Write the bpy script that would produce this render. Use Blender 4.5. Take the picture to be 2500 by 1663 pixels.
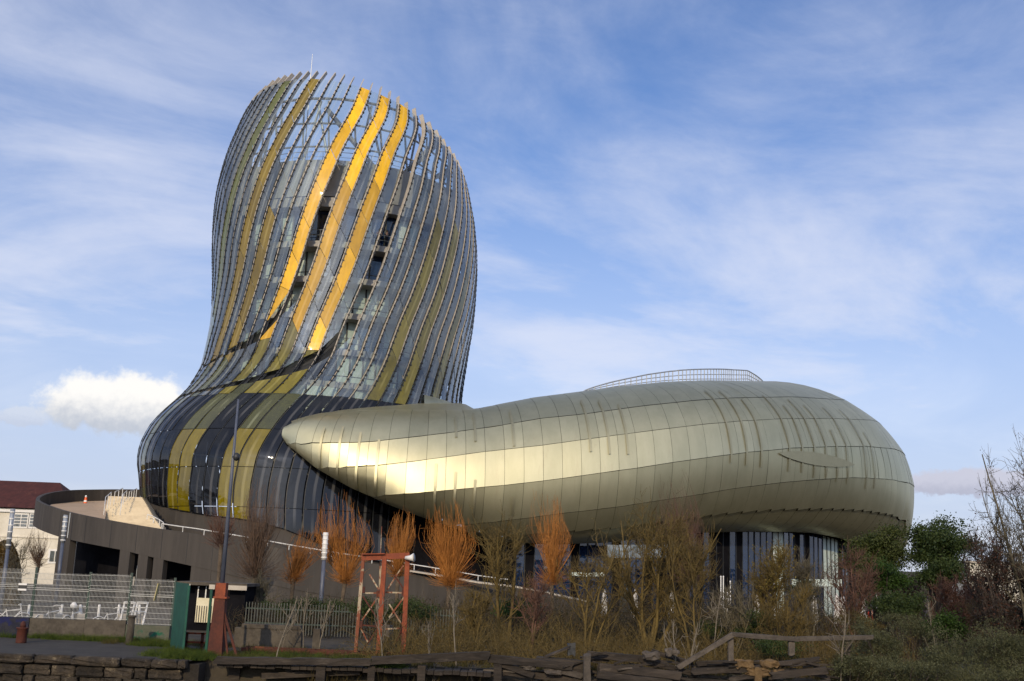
import bpy, bmesh, math, random
import numpy as np
from mathutils import Vector, Matrix, Euler

# ------------------------------------------------------------------ camera, light, exposure
for o in list(bpy.data.objects): bpy.data.objects.remove(o)
SC = bpy.context.scene
COL = SC.collection
F = 2754.0; PIT = math.radians(11.7); ROL = math.radians(2.2); CAM = np.array([0, 0, 3.0])
CP, SP, CR, SR = math.cos(PIT), math.sin(PIT), math.cos(ROL), math.sin(ROL)
cd = bpy.data.cameras.new('camera'); cam = bpy.data.objects.new('camera', cd); COL.objects.link(cam)
cd.sensor_width = 36.0; cd.lens = 36.0 * F / 2500.0; cd.clip_start = 0.1; cd.clip_end = 6000
R_ = np.array([1, 0, 0.]); U_ = np.array([0, -SP, CP]); Fw = np.array([0, CP, SP])
Xc = CR * R_ + SR * U_; Yc = -SR * R_ + CR * U_; Zc = -Fw
m = Matrix.Identity(4)
for i in range(3):
    m[i][0] = Xc[i]; m[i][1] = Yc[i]; m[i][2] = Zc[i]; m[i][3] = CAM[i]
cam.matrix_world = m
SC.camera = cam
SUN_EL = math.radians(22); SUN_AZ = math.radians(-170)      # azimuth from +Y towards +X
SUND = np.array([math.sin(SUN_AZ) * math.cos(SUN_EL), math.cos(SUN_AZ) * math.cos(SUN_EL), math.sin(SUN_EL)])
sl = bpy.data.lights.new('sun', 'SUN'); sl.energy = 2.5; sl.angle = math.radians(0.6); sl.color = (1.0, 0.80, 0.53)
so = bpy.data.objects.new('sun', sl); COL.objects.link(so)
so.rotation_euler = Vector(-SUND).to_track_quat('-Z', 'Y').to_euler()
so.location = (0, -40, 80)
SC.view_settings.view_transform = 'Standard'; SC.view_settings.look = 'None'
SC.view_settings.exposure = 0.0; SC.view_settings.gamma = 1.0
SC.render.engine = 'CYCLES'
cy = SC.cycles
cy.use_denoising = True; cy.max_bounces = 7; cy.diffuse_bounces = 2; cy.glossy_bounces = 3
cy.transmission_bounces = 3; cy.transparent_max_bounces = 14; cy.sample_clamp_indirect = 4.0
cy.caustics_reflective = False; cy.caustics_refractive = False

def at(x, y, Y):
    """photo pixel (2500 px wide) -> world point at world depth Y"""
    u = (np.asarray(x, float) - 1250) / F; v = (831.5 - np.asarray(y, float)) / F
    a = u * CR - v * SR; b = u * SR + v * CR
    dx = a; dy = CP - b * SP; dz = SP + b * CP
    k = Y / dy
    return np.stack([dx * k, dy * k, dz * k + 3.0], -1)
def proj(P):
    P = np.asarray(P, float) - CAM
    f = P[..., 1] * CP + P[..., 2] * SP; b = (-P[..., 1] * SP + P[..., 2] * CP) / f; a = P[..., 0] / f
    u = a * CR + b * SR; v = -a * SR + b * CR
    return np.stack([1250 + u * F, 831.5 - v * F], -1)
def ground_at(x, y, z=0.0):
    """where the pixel's ray meets the level z"""
    p = at(x, y, 1.0); t = (z - 3.0) / (p[2] - 3.0)
    return np.array([p[0] * t, t, z])

# ------------------------------------------------------------------ world
W = bpy.data.worlds.new('World'); SC.world = W; W.use_nodes = True
def build_world():
    nt = W.node_tree; N = nt.nodes; L = nt.links; N.clear()
    def nd(t, **k):
        n = N.new(t)
        for a, b in k.items(): setattr(n, a, b)
        return n
    def lk(a, b): L.new(a, b)
    def val(x, sock):
        if isinstance(x, (int, float)): sock.default_value = x
        else: lk(x, sock)
    def ma(op, a, b=0.0, c=None, clamp=False):
        n = nd('ShaderNodeMath', operation=op); n.use_clamp = clamp
        val(a, n.inputs[0]); val(b, n.inputs[1])
        if c is not None: val(c, n.inputs[2])
        return n.outputs[0]
    def dot(a, v):
        n = nd('ShaderNodeVectorMath', operation='DOT_PRODUCT'); lk(a, n.inputs[0]); n.inputs[1].default_value = v
        return n.outputs['Value']
    def sm(x, lo, hi):
        n = nd('ShaderNodeMapRange', interpolation_type='SMOOTHSTEP')
        lk(x, n.inputs[0]); n.inputs[1].default_value = lo; n.inputs[2].default_value = hi
        return n.outputs[0]
    def noise(vec, sc, det=6, rough=.6, dist=0.):
        n = nd('ShaderNodeTexNoise'); lk(vec, n.inputs['Vector']); n.inputs['Scale'].default_value = sc
        n.inputs['Detail'].default_value = det; n.inputs['Roughness'].default_value = rough; n.inputs['Distortion'].default_value = dist
        return n.outputs['Fac']
    def comb(x, y, z=0.):
        n = nd('ShaderNodeCombineXYZ'); val(x, n.inputs[0]); val(y, n.inputs[1]); val(z, n.inputs[2]); return n.outputs[0]
    def mixc(f, a, b):
        n = nd('ShaderNodeMix', data_type='RGBA'); val(f, n.inputs[0])
        for s, x in ((n.inputs[6], a), (n.inputs[7], b)):
            if isinstance(x, tuple): s.default_value = x + (1,)
            else: lk(x, s)
        return n.outputs[2]
    sky = nd('ShaderNodeTexSky'); sky.sky_type = 'NISHITA'; sky.sun_disc = False
    sky.sun_elevation = SUN_EL; sky.sun_rotation = SUN_AZ % (2 * math.pi)
    sky.air_density = 1.0; sky.dust_density = 1.6; sky.ozone_density = 2.0
    tc = nd('ShaderNodeTexCoord'); d = tc.outputs['Generated']
    sep = nd('ShaderNodeSeparateXYZ'); lk(d, sep.inputs[0])
    x, y, z = sep.outputs
    zz = ma('ADD', ma('MAXIMUM', z, 0.0), 0.16)
    px = ma('DIVIDE', x, zz); py = ma('DIVIDE', y, zz)
    # high thin veils, drawn out along one wind direction
    q = comb(ma('ADD', ma('MULTIPLY', px, .80), ma('MULTIPLY', py, .30)), ma('SUBTRACT', ma('MULTIPLY', py, .95), ma('MULTIPLY', px, .50)))
    veil = noise(q, 1.25, 7, .58, .7)
    fine = noise(q, 5.0, 7, .65, .4)
    broad = noise(comb(px, py, 3.3), .55, 3, .5, .4)
    v1 = ma('ADD', ma('MULTIPLY', veil, .58), ma('ADD', ma('MULTIPLY', fine, .17), ma('MULTIPLY', broad, .38)))
    mask = sm(v1, .40, .72)
    low = sm(z, .42, .0)                       # thicker veil towards the horizon
    mask = ma('MAXIMUM', ma('MULTIPLY', mask, .76), ma('MULTIPLY', low, .80))
    cloudcol = mixc(sm(veil, .35, .7), (5.9, 6.5, 8.3), (7.4, 7.7, 8.9))
    tint = nd('ShaderNodeMix', data_type='RGBA'); tint.blend_type = 'MULTIPLY'; tint.inputs[0].default_value = 1
    lk(sky.outputs[0], tint.inputs[6]); tint.inputs[7].default_value = (.92, 1.07, 1.42, 1)
    col = mixc(mask, tint.outputs[2], cloudcol)
    # low cumulus banks
    def cumulus(cx_, cy_, wx, hy, col, white, grey, seed, amt):
        c = at(cx_, cy_, 1.0) - CAM; c = c / np.linalg.norm(c)
        t1 = np.cross(c, [0, 0, 1.]); t1 /= np.linalg.norm(t1); t2 = np.cross(t1, c)
        u = ma('DIVIDE', dot(d, tuple(t1)), wx / F); v = ma('DIVIDE', dot(d, tuple(t2)), hy / F)
        nv = comb(ma('MULTIPLY', u, wx / hy), v, seed)
        n1 = noise(nv, 1.3, 8, .62); n2 = noise(nv, 3.5, 6, .6)
        vv = ma('ADD', v, ma('MULTIPLY', ma('SUBTRACT', n1, .5), 1.1))
        uu = ma('ADD', u, ma('MULTIPLY', ma('SUBTRACT', n2, .5), .5))
        lowcut = ma('MULTIPLY', ma('MINIMUM', vv, 0.), 1.5)
        r = ma('SQRT', ma('ADD', ma('MULTIPLY', uu, uu), ma('ADD', ma('POWER', ma('MAXIMUM', vv, 0.), 2.0), ma('MULTIPLY', lowcut, lowcut))))
        front = sm(dot(d, tuple(c)), .5, .8)
        mk = ma('MULTIPLY', ma('MULTIPLY', sm(r, 1.05, .72), front), amt)
        sh = sm(ma('ADD', v, ma('MULTIPLY', ma('SUBTRACT', n2, .5), .8)), -.55, .45)
        return mixc(mk, col, mixc(sh, grey, white))
    col = cumulus(300, 1000, 195, 92, col, (9.6, 9.4, 9.1), (5.2, 5.6, 6.4), 1.7, 1.0)
    col = cumulus(55, 1020, 60, 30, col, (7.2, 7.4, 7.9), (5.6, 5.9, 6.8), 5.1, .5)
    col = cumulus(2390, 1185, 190, 40, col, (5.8, 5.7, 6.6), (4.3, 4.3, 5.3), 8.2, .8)
    bg = nd('ShaderNodeBackground'); lk(col, bg.inputs[0]); bg.inputs[1].default_value = 0.106
    out = nd('ShaderNodeOutputWorld'); lk(bg.outputs[0], out.inputs[0])
build_world()

# ------------------------------------------------------------------ materials
MATS = {}
class NT:
    def __init__(s, name):
        s.m = bpy.data.materials.new(name); s.m.use_nodes = True
        s.t = s.m.node_tree; s.t.nodes.clear()
        s.out = s.n('ShaderNodeOutputMaterial')
    def n(s, t, **k):
        n = s.t.nodes.new(t)
        for a, b in k.items(): setattr(n, a, b)
        return n
    def lk(s, a, b): s.t.links.new(a, b)
    def put(s, x, sock):
        if isinstance(x, (int, float)): sock.default_value = x
        elif isinstance(x, tuple): sock.default_value = x if len(x) == 4 or sock.type == 'VECTOR' else x + (1,)
        else: s.lk(x, sock)
    def math(s, op, a, b=0., clamp=False):
        n = s.n('ShaderNodeMath', operation=op); n.use_clamp = clamp; s.put(a, n.inputs[0]); s.put(b, n.inputs[1]); return n.outputs[0]
    def noise(s, vec, sc, det=4, rough=.6, dist=0.):
        n = s.n('ShaderNodeTexNoise')
        if vec is not None: s.lk(vec, n.inputs['Vector'])
        n.inputs['Scale'].default_value = sc; n.inputs['Detail'].default_value = det
        n.inputs['Roughness'].default_value = rough; n.inputs['Distortion'].default_value = dist
        return n.outputs['Fac']
    def ramp(s, x, lo, hi):
        n = s.n('ShaderNodeMapRange', interpolation_type='SMOOTHSTEP'); s.put(x, n.inputs[0]); n.inputs[1].default_value = lo; n.inputs[2].default_value = hi
        return n.outputs[0]
    def mix(s, f, a, b, blend='MIX'):
        n = s.n('ShaderNodeMix', data_type='RGBA'); n.blend_type = blend; s.put(f, n.inputs[0]); s.put(a, n.inputs[6]); s.put(b, n.inputs[7]); return n.outputs[2]
    def pos(s, scale=(1, 1, 1)):
        tc = s.n('ShaderNodeNewGeometry'); mp = s.n('ShaderNodeMapping'); s.lk(tc.outputs['Position'], mp.inputs[0])
        mp.inputs['Scale'].default_value = scale; return mp.outputs[0]
    def obj(s, scale=(1, 1, 1)):
        tc = s.n('ShaderNodeTexCoord'); mp = s.n('ShaderNodeMapping'); s.lk(tc.outputs['Object'], mp.inputs[0])
        mp.inputs['Scale'].default_value = scale; return mp.outputs[0]
    def bump(s, h, strength=.3, dist=.02):
        n = s.n('ShaderNodeBump'); s.put(h, n.inputs['Height']); n.inputs['Strength'].default_value = strength; n.inputs['Distance'].default_value = dist
        return n.outputs[0]
    def bsdf(s, col, rough=.7, metal=0., normal=None, spec=None):
        b = s.n('ShaderNodeBsdfPrincipled'); s.put(col, b.inputs['Base Color']); s.put(rough, b.inputs['Roughness']); s.put(metal, b.inputs['Metallic'])
        if normal is not None: s.lk(normal, b.inputs['Normal'])
        if spec is not None: b.inputs['Specular IOR Level'].default_value = spec
        return b.outputs[0]
    def done(s, sh): s.lk(sh, s.out.inputs[0]); return s.m

def rough_mat(name, c1, c2, sc=2.0, rough=.85, metal=0., c3=None, t3=(.58, .68), sc3=.6, bump=.3, bd=.02, stretch=(1, 1, 1), local=False, rnd=0.0, spec=None):
    """two-tone noise, optional third patchy colour, bump"""
    if name in MATS: return MATS[name]
    t = NT(name); p = t.obj(stretch) if local else t.pos(stretch)
    n1 = t.noise(p, sc, 6, .65); n2 = t.noise(p, sc * 6, 4, .6)
    col = t.mix(t.ramp(t.math('ADD', t.math('MULTIPLY', n1, .7), t.math('MULTIPLY', n2, .3)), .36, .64), c1, c2)
    if c3 is not None:
        col = t.mix(t.ramp(t.noise(p, sc3, 7, .7, .5), t3[0], t3[1]), col, c3)
    if rnd > 0:
        oi = t.n('ShaderNodeObjectInfo'); r = t.math('ADD', t.math('MULTIPLY', oi.outputs['Random'], 2 * rnd), 1 - rnd)
        hs = t.n('ShaderNodeHueSaturation'); t.lk(col, hs.inputs['Color']); t.lk(r, hs.inputs['Value']); col = hs.outputs[0]
    nm = t.bump(t.math('ADD', n1, n2), bump, bd) if bump > 0 else None
    MATS[name] = t.done(t.bsdf(col, rough, metal, nm, spec)); return MATS[name]

def leaf_mat(name, c1, c2, trans=.25, rough=.6):
    t = NT(name); p = t.pos()
    n = t.noise(p, 1.1, 3, .6); n2 = t.noise(p, 9., 2, .5)
    col = t.mix(t.ramp(t.math('ADD', t.math('MULTIPLY', n, .5), t.math('MULTIPLY', n2, .5)), .38, .62), c1, c2)
    b = t.bsdf(col, rough, 0, None, .3)
    tr = t.n('ShaderNodeBsdfTranslucent'); t.put(col, tr.inputs[0])
    mx = t.n('ShaderNodeMixShader'); mx.inputs[0].default_value = trans; t.lk(b, mx.inputs[1]); t.lk(tr.outputs[0], mx.inputs[2])
    MATS[name] = t.done(mx.outputs[0]); return MATS[name]

def glass_mat(name, col, opac, tint=(.8, .86, .88), refl=.10, streak=.35, streak_col=(.75, .78, .74), ior=1.5, rough=.03, dirt=.25, vary=.45):
    """coated architectural glass: see-through tint, printed frit, thin pale centre line, mirror coating"""
    t = NT(name)
    uv = t.n('ShaderNodeUVMap'); sp = t.n('ShaderNodeSeparateXYZ'); t.lk(uv.outputs[0], sp.inputs[0])
    du = t.math('ABSOLUTE', t.math('SUBTRACT', sp.outputs[0], .56))
    st = t.ramp(du, .12, .05)
    gap = t.ramp(t.noise(t.pos((.35, .35, .10)), 1.0, 2, .5), .40, .52)
    st = t.math('MULTIPLY', t.math('MULTIPLY', st, gap), streak)
    p = t.pos((1, 1, .35)); nz = t.noise(p, 1.6, 5, .65)
    colv = t.mix(t.ramp(nz, .35, .7), col, tuple(c * (1 - dirt) for c in col))
    oi = t.n('ShaderNodeObjectInfo'); hs = t.n('ShaderNodeHueSaturation'); t.lk(colv, hs.inputs['Color'])
    t.lk(t.math('ADD', t.math('MULTIPLY', oi.outputs['Random'], vary), 1 - vary * .55), hs.inputs['Value'])
    colv = t.mix(st, hs.outputs[0], streak_col)
    dif = t.n('ShaderNodeBsdfDiffuse'); t.lk(colv, dif.inputs[0])
    if opac < .999:
        tr = t.n('ShaderNodeBsdfTransparent'); tr.inputs[0].default_value = tint + (1,)
        mx = t.n('ShaderNodeMixShader'); t.lk(t.math('ADD', st, opac, True), mx.inputs[0]); t.lk(tr.outputs[0], mx.inputs[1]); t.lk(dif.outputs[0], mx.inputs[2]); base = mx.outputs[0]
    else: base = dif.outputs[0]
    fr = t.n('ShaderNodeFresnel'); fr.inputs[0].default_value = ior
    gl = t.n('ShaderNodeBsdfGlossy'); gl.inputs[0].default_value = (.95, .97, 1, 1); gl.inputs[1].default_value = rough
    wob = t.bump(t.noise(t.pos(), .8, 2, .5), .06, .3); t.lk(wob, gl.inputs['Normal'])
    m2 = t.n('ShaderNodeMixShader'); t.lk(t.math('ADD', fr.outputs[0], refl, True), m2.inputs[0]); t.lk(base, m2.inputs[1]); t.lk(gl.outputs[0], m2.inputs[2])
    MATS[name] = t.done(m2.outputs[0]); return MATS[name]

M = {}
def make_materials():
    M['clear'] = glass_mat('clear_glass', (.52, .60, .58), .06, (.86, .94, .92), .10, .20)
    M['yellow'] = glass_mat('golden_glass', (.95, .535, .003), .95, (.9, .6, .1), .02, .18, (1., .74, .30), dirt=.22, vary=.75)
    M['olive'] = glass_mat('olive_and_dulled_gold_glass', (.20, .165, .006), .90, (.7, .7, .2), .04, .22, (.50, .46, .18))  # olive strips, and lower gold panels with reflection and view angle painted in
    M['ochre'] = glass_mat('underlit_ochre_glass', (.24, .165, .004), .92, (.8, .7, .2), .03, .22, (.6, .5, .2))  # upper left strips: weaker direct light put into the colour
    M['leftdim'] = glass_mat('underlit_left_glass', (.13, .14, .015), .92, (.7, .8, .3), .04, .22, (.4, .42, .2))  # leftmost strip, its weaker direct light likewise painted in
    M['green'] = glass_mat('reflection_green_glass', (.085, .085, .008), .95, (.6, .7, .4), .05, .30, (.42, .45, .28))  # green stands in for reflections over the strips near the foot
    M['dark'] = glass_mat('dark_glass', (.008, .009, .012), .97, (.5, .5, .6), .015, .22, (.30, .30, .30), ior=1.38)
    M['footyellow'] = glass_mat('foot_reflection_gold_glass', (.19, .148, .004), 1.0, (1, 1, 1), .03, .2, (.6, .52, .25))  # darker gold: muting reflections on the foot put into the colour
    M['window'] = glass_mat('window_glass', (.10, .12, .13), .45, (.6, .65, .68), .08, 0)
    M['curtain'] = rough_mat('window_blind', (.50, .60, .55), (.62, .71, .66), .5, .35, bump=0)
    M['blue'] = glass_mat('blue_window_glass', (.012, .030, .085), .8, (.4, .5, .6), .05, 0, ior=1.4)
    M['fin'] = rough_mat('fin_timber', (.44, .40, .335), (.54, .49, .42), .8, .6, bump=.05)
    M['finlow'] = rough_mat('fin_steel', (.42, .43, .42), (.52, .52, .50), .8, .5, bump=.05)
    M['gasket'] = rough_mat('black_gasket', (.012, .014, .016), (.03, .032, .034), 1., .5, bump=0)
    M['slab'] = rough_mat('floor_concrete', (.34, .33, .32), (.46, .45, .43), .5, .8, bump=.1)
    M['parapet'] = rough_mat('grey_parapet', (.36, .36, .36), (.46, .46, .45), .4, .7, bump=.1)
    M['steel'] = rough_mat('galvanised_steel', (.30, .33, .36), (.42, .45, .48), 2., .45, .4, bump=.05)
    M['whitesteel'] = rough_mat('white_paint_steel', (.62, .62, .60), (.78, .78, .75), 2., .5, bump=.05)
    M['bluesteel'] = rough_mat('slate_paint_steel', (.07, .085, .125), (.105, .12, .165), 1.5, .45, .0, bump=.08)
    # shell cladding
    t = NT('champagne_aluminium'); p = t.pos((1, 1, .25)); n1 = t.noise(p, .9, 5, .65); n2 = t.noise(t.pos((1, 1, .06)), 2.2, 5, .7)
    oi = t.n('ShaderNodeObjectInfo')
    col = t.mix(t.ramp(n1, .3, .7), (.55, .525, .345, 1), (.61, .58, .39, 1))
    col = t.mix(t.math('MULTIPLY', t.ramp(n2, .55, .72), .35), col, (.50, .44, .30, 1))
    hs = t.n('ShaderNodeHueSaturation'); t.lk(col, hs.inputs['Color']); t.lk(t.math('ADD', t.math('MULTIPLY', oi.outputs['Random'], .10), .95), hs.inputs['Value'])
    ro = t.math('ADD', .50, t.math('MULTIPLY', n1, .05))
    mx = t.n('ShaderNodeMixShader'); mx.inputs[0].default_value = .13; t.lk(t.bsdf(hs.outputs[0], ro, 1.0), mx.inputs[1]); t.lk(t.bsdf(hs.outputs[0], .27, 1.0), mx.inputs[2])
    MATS['champ'] = M['champ'] = t.done(mx.outputs[0])
    M['champdark'] = rough_mat('champagne_stripe', (.43, .405, .265), (.47, .44, .29), .8, .48, .9, bump=0)
    M['alu'] = rough_mat('grey_aluminium', (.44, .45, .42), (.54, .55, .51), .4, .38, .9, bump=0)
    M['concrete'] = rough_mat('dark_concrete', (.046, .041, .037), (.068, .060, .053), .6, .85, c3=(.088, .078, .067), t3=(.54, .70), sc3=.5, bump=.15, stretch=(1, 1, .12))
    M['concpale'] = rough_mat('pale_concrete', (.40, .36, .30), (.55, .50, .42), .8, .85, bump=.15)
    M['deck'] = rough_mat('tan_deck', (.42, .30, .185), (.50, .36, .23), .4, .8, bump=.1)
    M['stair'] = rough_mat('cream_stone', (.56, .47, .33), (.70, .60, .43), .5, .8, bump=.15)
    M['paleblue'] = glass_mat('pale_window_glass', (.20, .25, .29), .95, (.8, .8, .8), .05, 0)
    M['core'] = rough_mat('grey_core', (.13, .14, .15), (.20, .21, .22), .3, .8, bump=0)
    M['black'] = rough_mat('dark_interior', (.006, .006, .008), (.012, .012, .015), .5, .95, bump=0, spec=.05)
    M['rust'] = rough_mat('rusty_steel', (.050, .012, .007), (.095, .022, .010), 2.2, .8, c3=(.17, .05, .018), t3=(.55, .66), sc3=1.4, bump=.5)
    M['rustorange'] = rough_mat('orange_rust_paint', (.18, .034, .010), (.29, .06, .015), 3., .7, c3=(.09, .024, .012), t3=(.56, .66), sc3=2.2, bump=.4)
    M['flaked'] = rough_mat('flaked_cream_paint', (.34, .28, .19), (.46, .39, .27), 4., .7, c3=(.19, .05, .018), t3=(.46, .54), sc3=3.2, bump=.4, stretch=(1, 1, .5))
    M['greenpaint'] = rough_mat('green_sheet', (.003, .052, .034), (.006, .085, .055), 2., .75, bump=.1)
    M['darkgreen'] = rough_mat('dark_green_post', (.008, .030, .024), (.016, .048, .038), 2., .5, bump=.1)
    M['cream'] = rough_mat('cream_render', (.66, .62, .52), (.78, .74, .64), .4, .85, c3=(.56, .50, .38), sc3=.3, bump=.1)
    M['rooftile'] = rough_mat('red_roof_tile', (.048, .012, .010), (.08, .020, .016), 1.5, .85, c3=(.11, .035, .024), sc3=1., bump=.4)
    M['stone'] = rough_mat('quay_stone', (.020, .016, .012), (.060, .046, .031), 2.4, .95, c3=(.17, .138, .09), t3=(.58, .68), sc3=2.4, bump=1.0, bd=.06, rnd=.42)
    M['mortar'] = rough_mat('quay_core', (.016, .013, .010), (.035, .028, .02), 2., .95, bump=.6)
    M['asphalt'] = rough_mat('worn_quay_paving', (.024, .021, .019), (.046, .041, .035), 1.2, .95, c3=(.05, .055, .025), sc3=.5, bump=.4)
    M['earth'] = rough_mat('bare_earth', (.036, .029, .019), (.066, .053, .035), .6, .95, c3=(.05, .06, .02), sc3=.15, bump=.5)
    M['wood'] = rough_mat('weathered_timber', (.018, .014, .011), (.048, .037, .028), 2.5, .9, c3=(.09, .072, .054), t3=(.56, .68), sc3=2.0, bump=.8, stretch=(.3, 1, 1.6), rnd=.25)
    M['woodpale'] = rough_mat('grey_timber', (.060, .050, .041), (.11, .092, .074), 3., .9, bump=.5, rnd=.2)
    M['rotwood'] = rough_mat('rotten_orange_wood', (.10, .062, .026), (.18, .115, .05), 3., .95, c3=(.035, .025, .016), sc3=2.5, bump=.9)
    M['willow'] = rough_mat('orange_willow_bark', (.31, .112, .017), (.50, .205, .040), .9, .8, bump=0, rnd=.22)
    M['willowbrown'] = rough_mat('brown_willow_bark', (.085, .055, .038), (.15, .095, .062), .9, .8, bump=0)
    M['redtwig'] = rough_mat('reddish_twig_bark', (.085, .045, .032), (.15, .075, .05), .9, .8, bump=0)
    M['yellowtwig'] = rough_mat('lichen_yellow_bark', (.080, .056, .015), (.155, .108, .028), .9, .85, bump=0)
    M['greytwig'] = rough_mat('grey_green_bark', (.075, .066, .042), (.145, .125, .08), .9, .85, bump=0)
    M['darkpale'] = rough_mat('dull_paling', (.06, .065, .055), (.11, .115, .10), 2., .8, bump=.1)
    M['cane'] = rough_mat('brown_cane', (.034, .026, .013), (.085, .060, .027), .9, .85, bump=0)
    M['palestem'] = rough_mat('pale_sapling_bark', (.13, .11, .08), (.21, .18, .135), 2., .8, bump=0)
    M['trunk'] = rough_mat('tree_bark', (.07, .052, .035), (.14, .105, .07), 4., .9, bump=.4)
    M['darktwig'] = rough_mat('dark_tree_bark', (.035, .028, .024), (.075, .058, .048), 2., .9, bump=0)
    leaf_mat('leaf_evergreen', (.020, .040, .010), (.062, .088, .022)); M['evergreen'] = MATS['leaf_evergreen']
    leaf_mat('leaf_ever_light', (.030, .046, .010), (.080, .095, .024)); M['everlight'] = MATS['leaf_ever_light']
    leaf_mat('leaf_bright', (.018, .042, .007), (.045, .088, .014)); M['bright'] = MATS['leaf_bright']
    leaf_mat('leaf_olive', (.050, .055, .022), (.13, .135, .065)); M['oliveleaf'] = MATS['leaf_olive']
    leaf_mat('leaf_russet', (.045, .020, .013), (.11, .045, .026)); M['russet'] = MATS['leaf_russet']
    leaf_mat('leaf_bramble', (.060, .048, .016), (.150, .112, .036)); M['bramble'] = MATS['leaf_bramble']
    leaf_mat('leaf_yellow', (.13, .11, .02), (.26, .20, .04)); M['yleaf'] = MATS['leaf_yellow']
    leaf_mat('grass_blade', (.032, .062, .006), (.095, .13, .016)); M['grass'] = MATS['grass_blade']
    leaf_mat('grass_dry', (.055, .050, .014), (.11, .095, .028)); M['drygrass'] = MATS['grass_dry']
    leaf_mat('leaf_seedling', (.10, .09, .07), (.22, .20, .16)); M['greyleaf'] = MATS['leaf_seedling']
    M['cloth'] = rough_mat('white_canvas', (.60, .58, .54), (.74, .72, .68), 3., .9, bump=.1)
    M['plasticorange'] = rough_mat('orange_plastic', (.75, .10, .015), (.85, .14, .02), 2., .45, bump=0)
    M['plasticwhite'] = rough_mat('white_plastic', (.74, .74, .72), (.82, .82, .80), 2., .45, bump=0)
    M['yellowsign'] = rough_mat('pale_yellow_board', (.50, .42, .17), (.62, .52, .24), 2., .6, bump=0)
    M['creamboard'] = rough_mat('cream_board', (.66, .60, .40), (.76, .70, .50), 2., .6, bump=0)
    M['bluegraff'] = rough_mat('blue_graffiti_wall', (.010, .011, .025), (.028, .028, .035), 3., .9, c3=(.008, .012, .07), t3=(.50, .58), sc3=2.6, bump=.4)
    M['greengraff'] = rough_mat('green_stained_wall', (.07, .085, .055), (.11, .11, .08), 2., .9, c3=(.012, .10, .055), t3=(.54, .62), sc3=1.6, bump=.4)
    M['oldwall'] = rough_mat('old_concrete_wall', (.055, .046, .036), (.11, .094, .072), 1.4, .95, c3=(.05, .045, .03), sc3=.8, bump=.6)
    M['rubber'] = rough_mat('black_rubber', (.012, .012, .012), (.02, .02, .02), 3., .8, bump=0)
    M['galv'] = rough_mat('pale_fence_wire', (.34, .35, .34), (.46, .47, .46), 3., .5, .2, bump=0)
    M['skin'] = rough_mat('skin', (.50, .29, .20), (.55, .33, .23), 3., .6, bump=0)
    M['coatpink'] = rough_mat('salmon_coat', (.60, .26, .17), (.68, .31, .21), 5., .9, bump=.1)
    M['coatred'] = rough_mat('red_coat', (.55, .02, .015), (.65, .03, .02), 5., .9, bump=.1)
    M['coatplum'] = rough_mat('plum_coat', (.16, .07, .09), (.20, .09, .11), 5., .9, bump=.1)
    M['trousers'] = rough_mat('dark_trousers', (.015, .017, .025), (.03, .032, .04), 5., .9, bump=.1)
    M['hair'] = rough_mat('brown_hair', (.03, .018, .01), (.05, .03, .018), 8., .7, bump=0)
    t = NT('river'); nz = t.noise(t.pos((1, .6, 1)), .8, 6, .6); MATS['river'] = M['river'] = t.done(t.bsdf((.05, .045, .032), .12, 0, t.bump(nz, .5, .15)))
make_materials()

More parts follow.
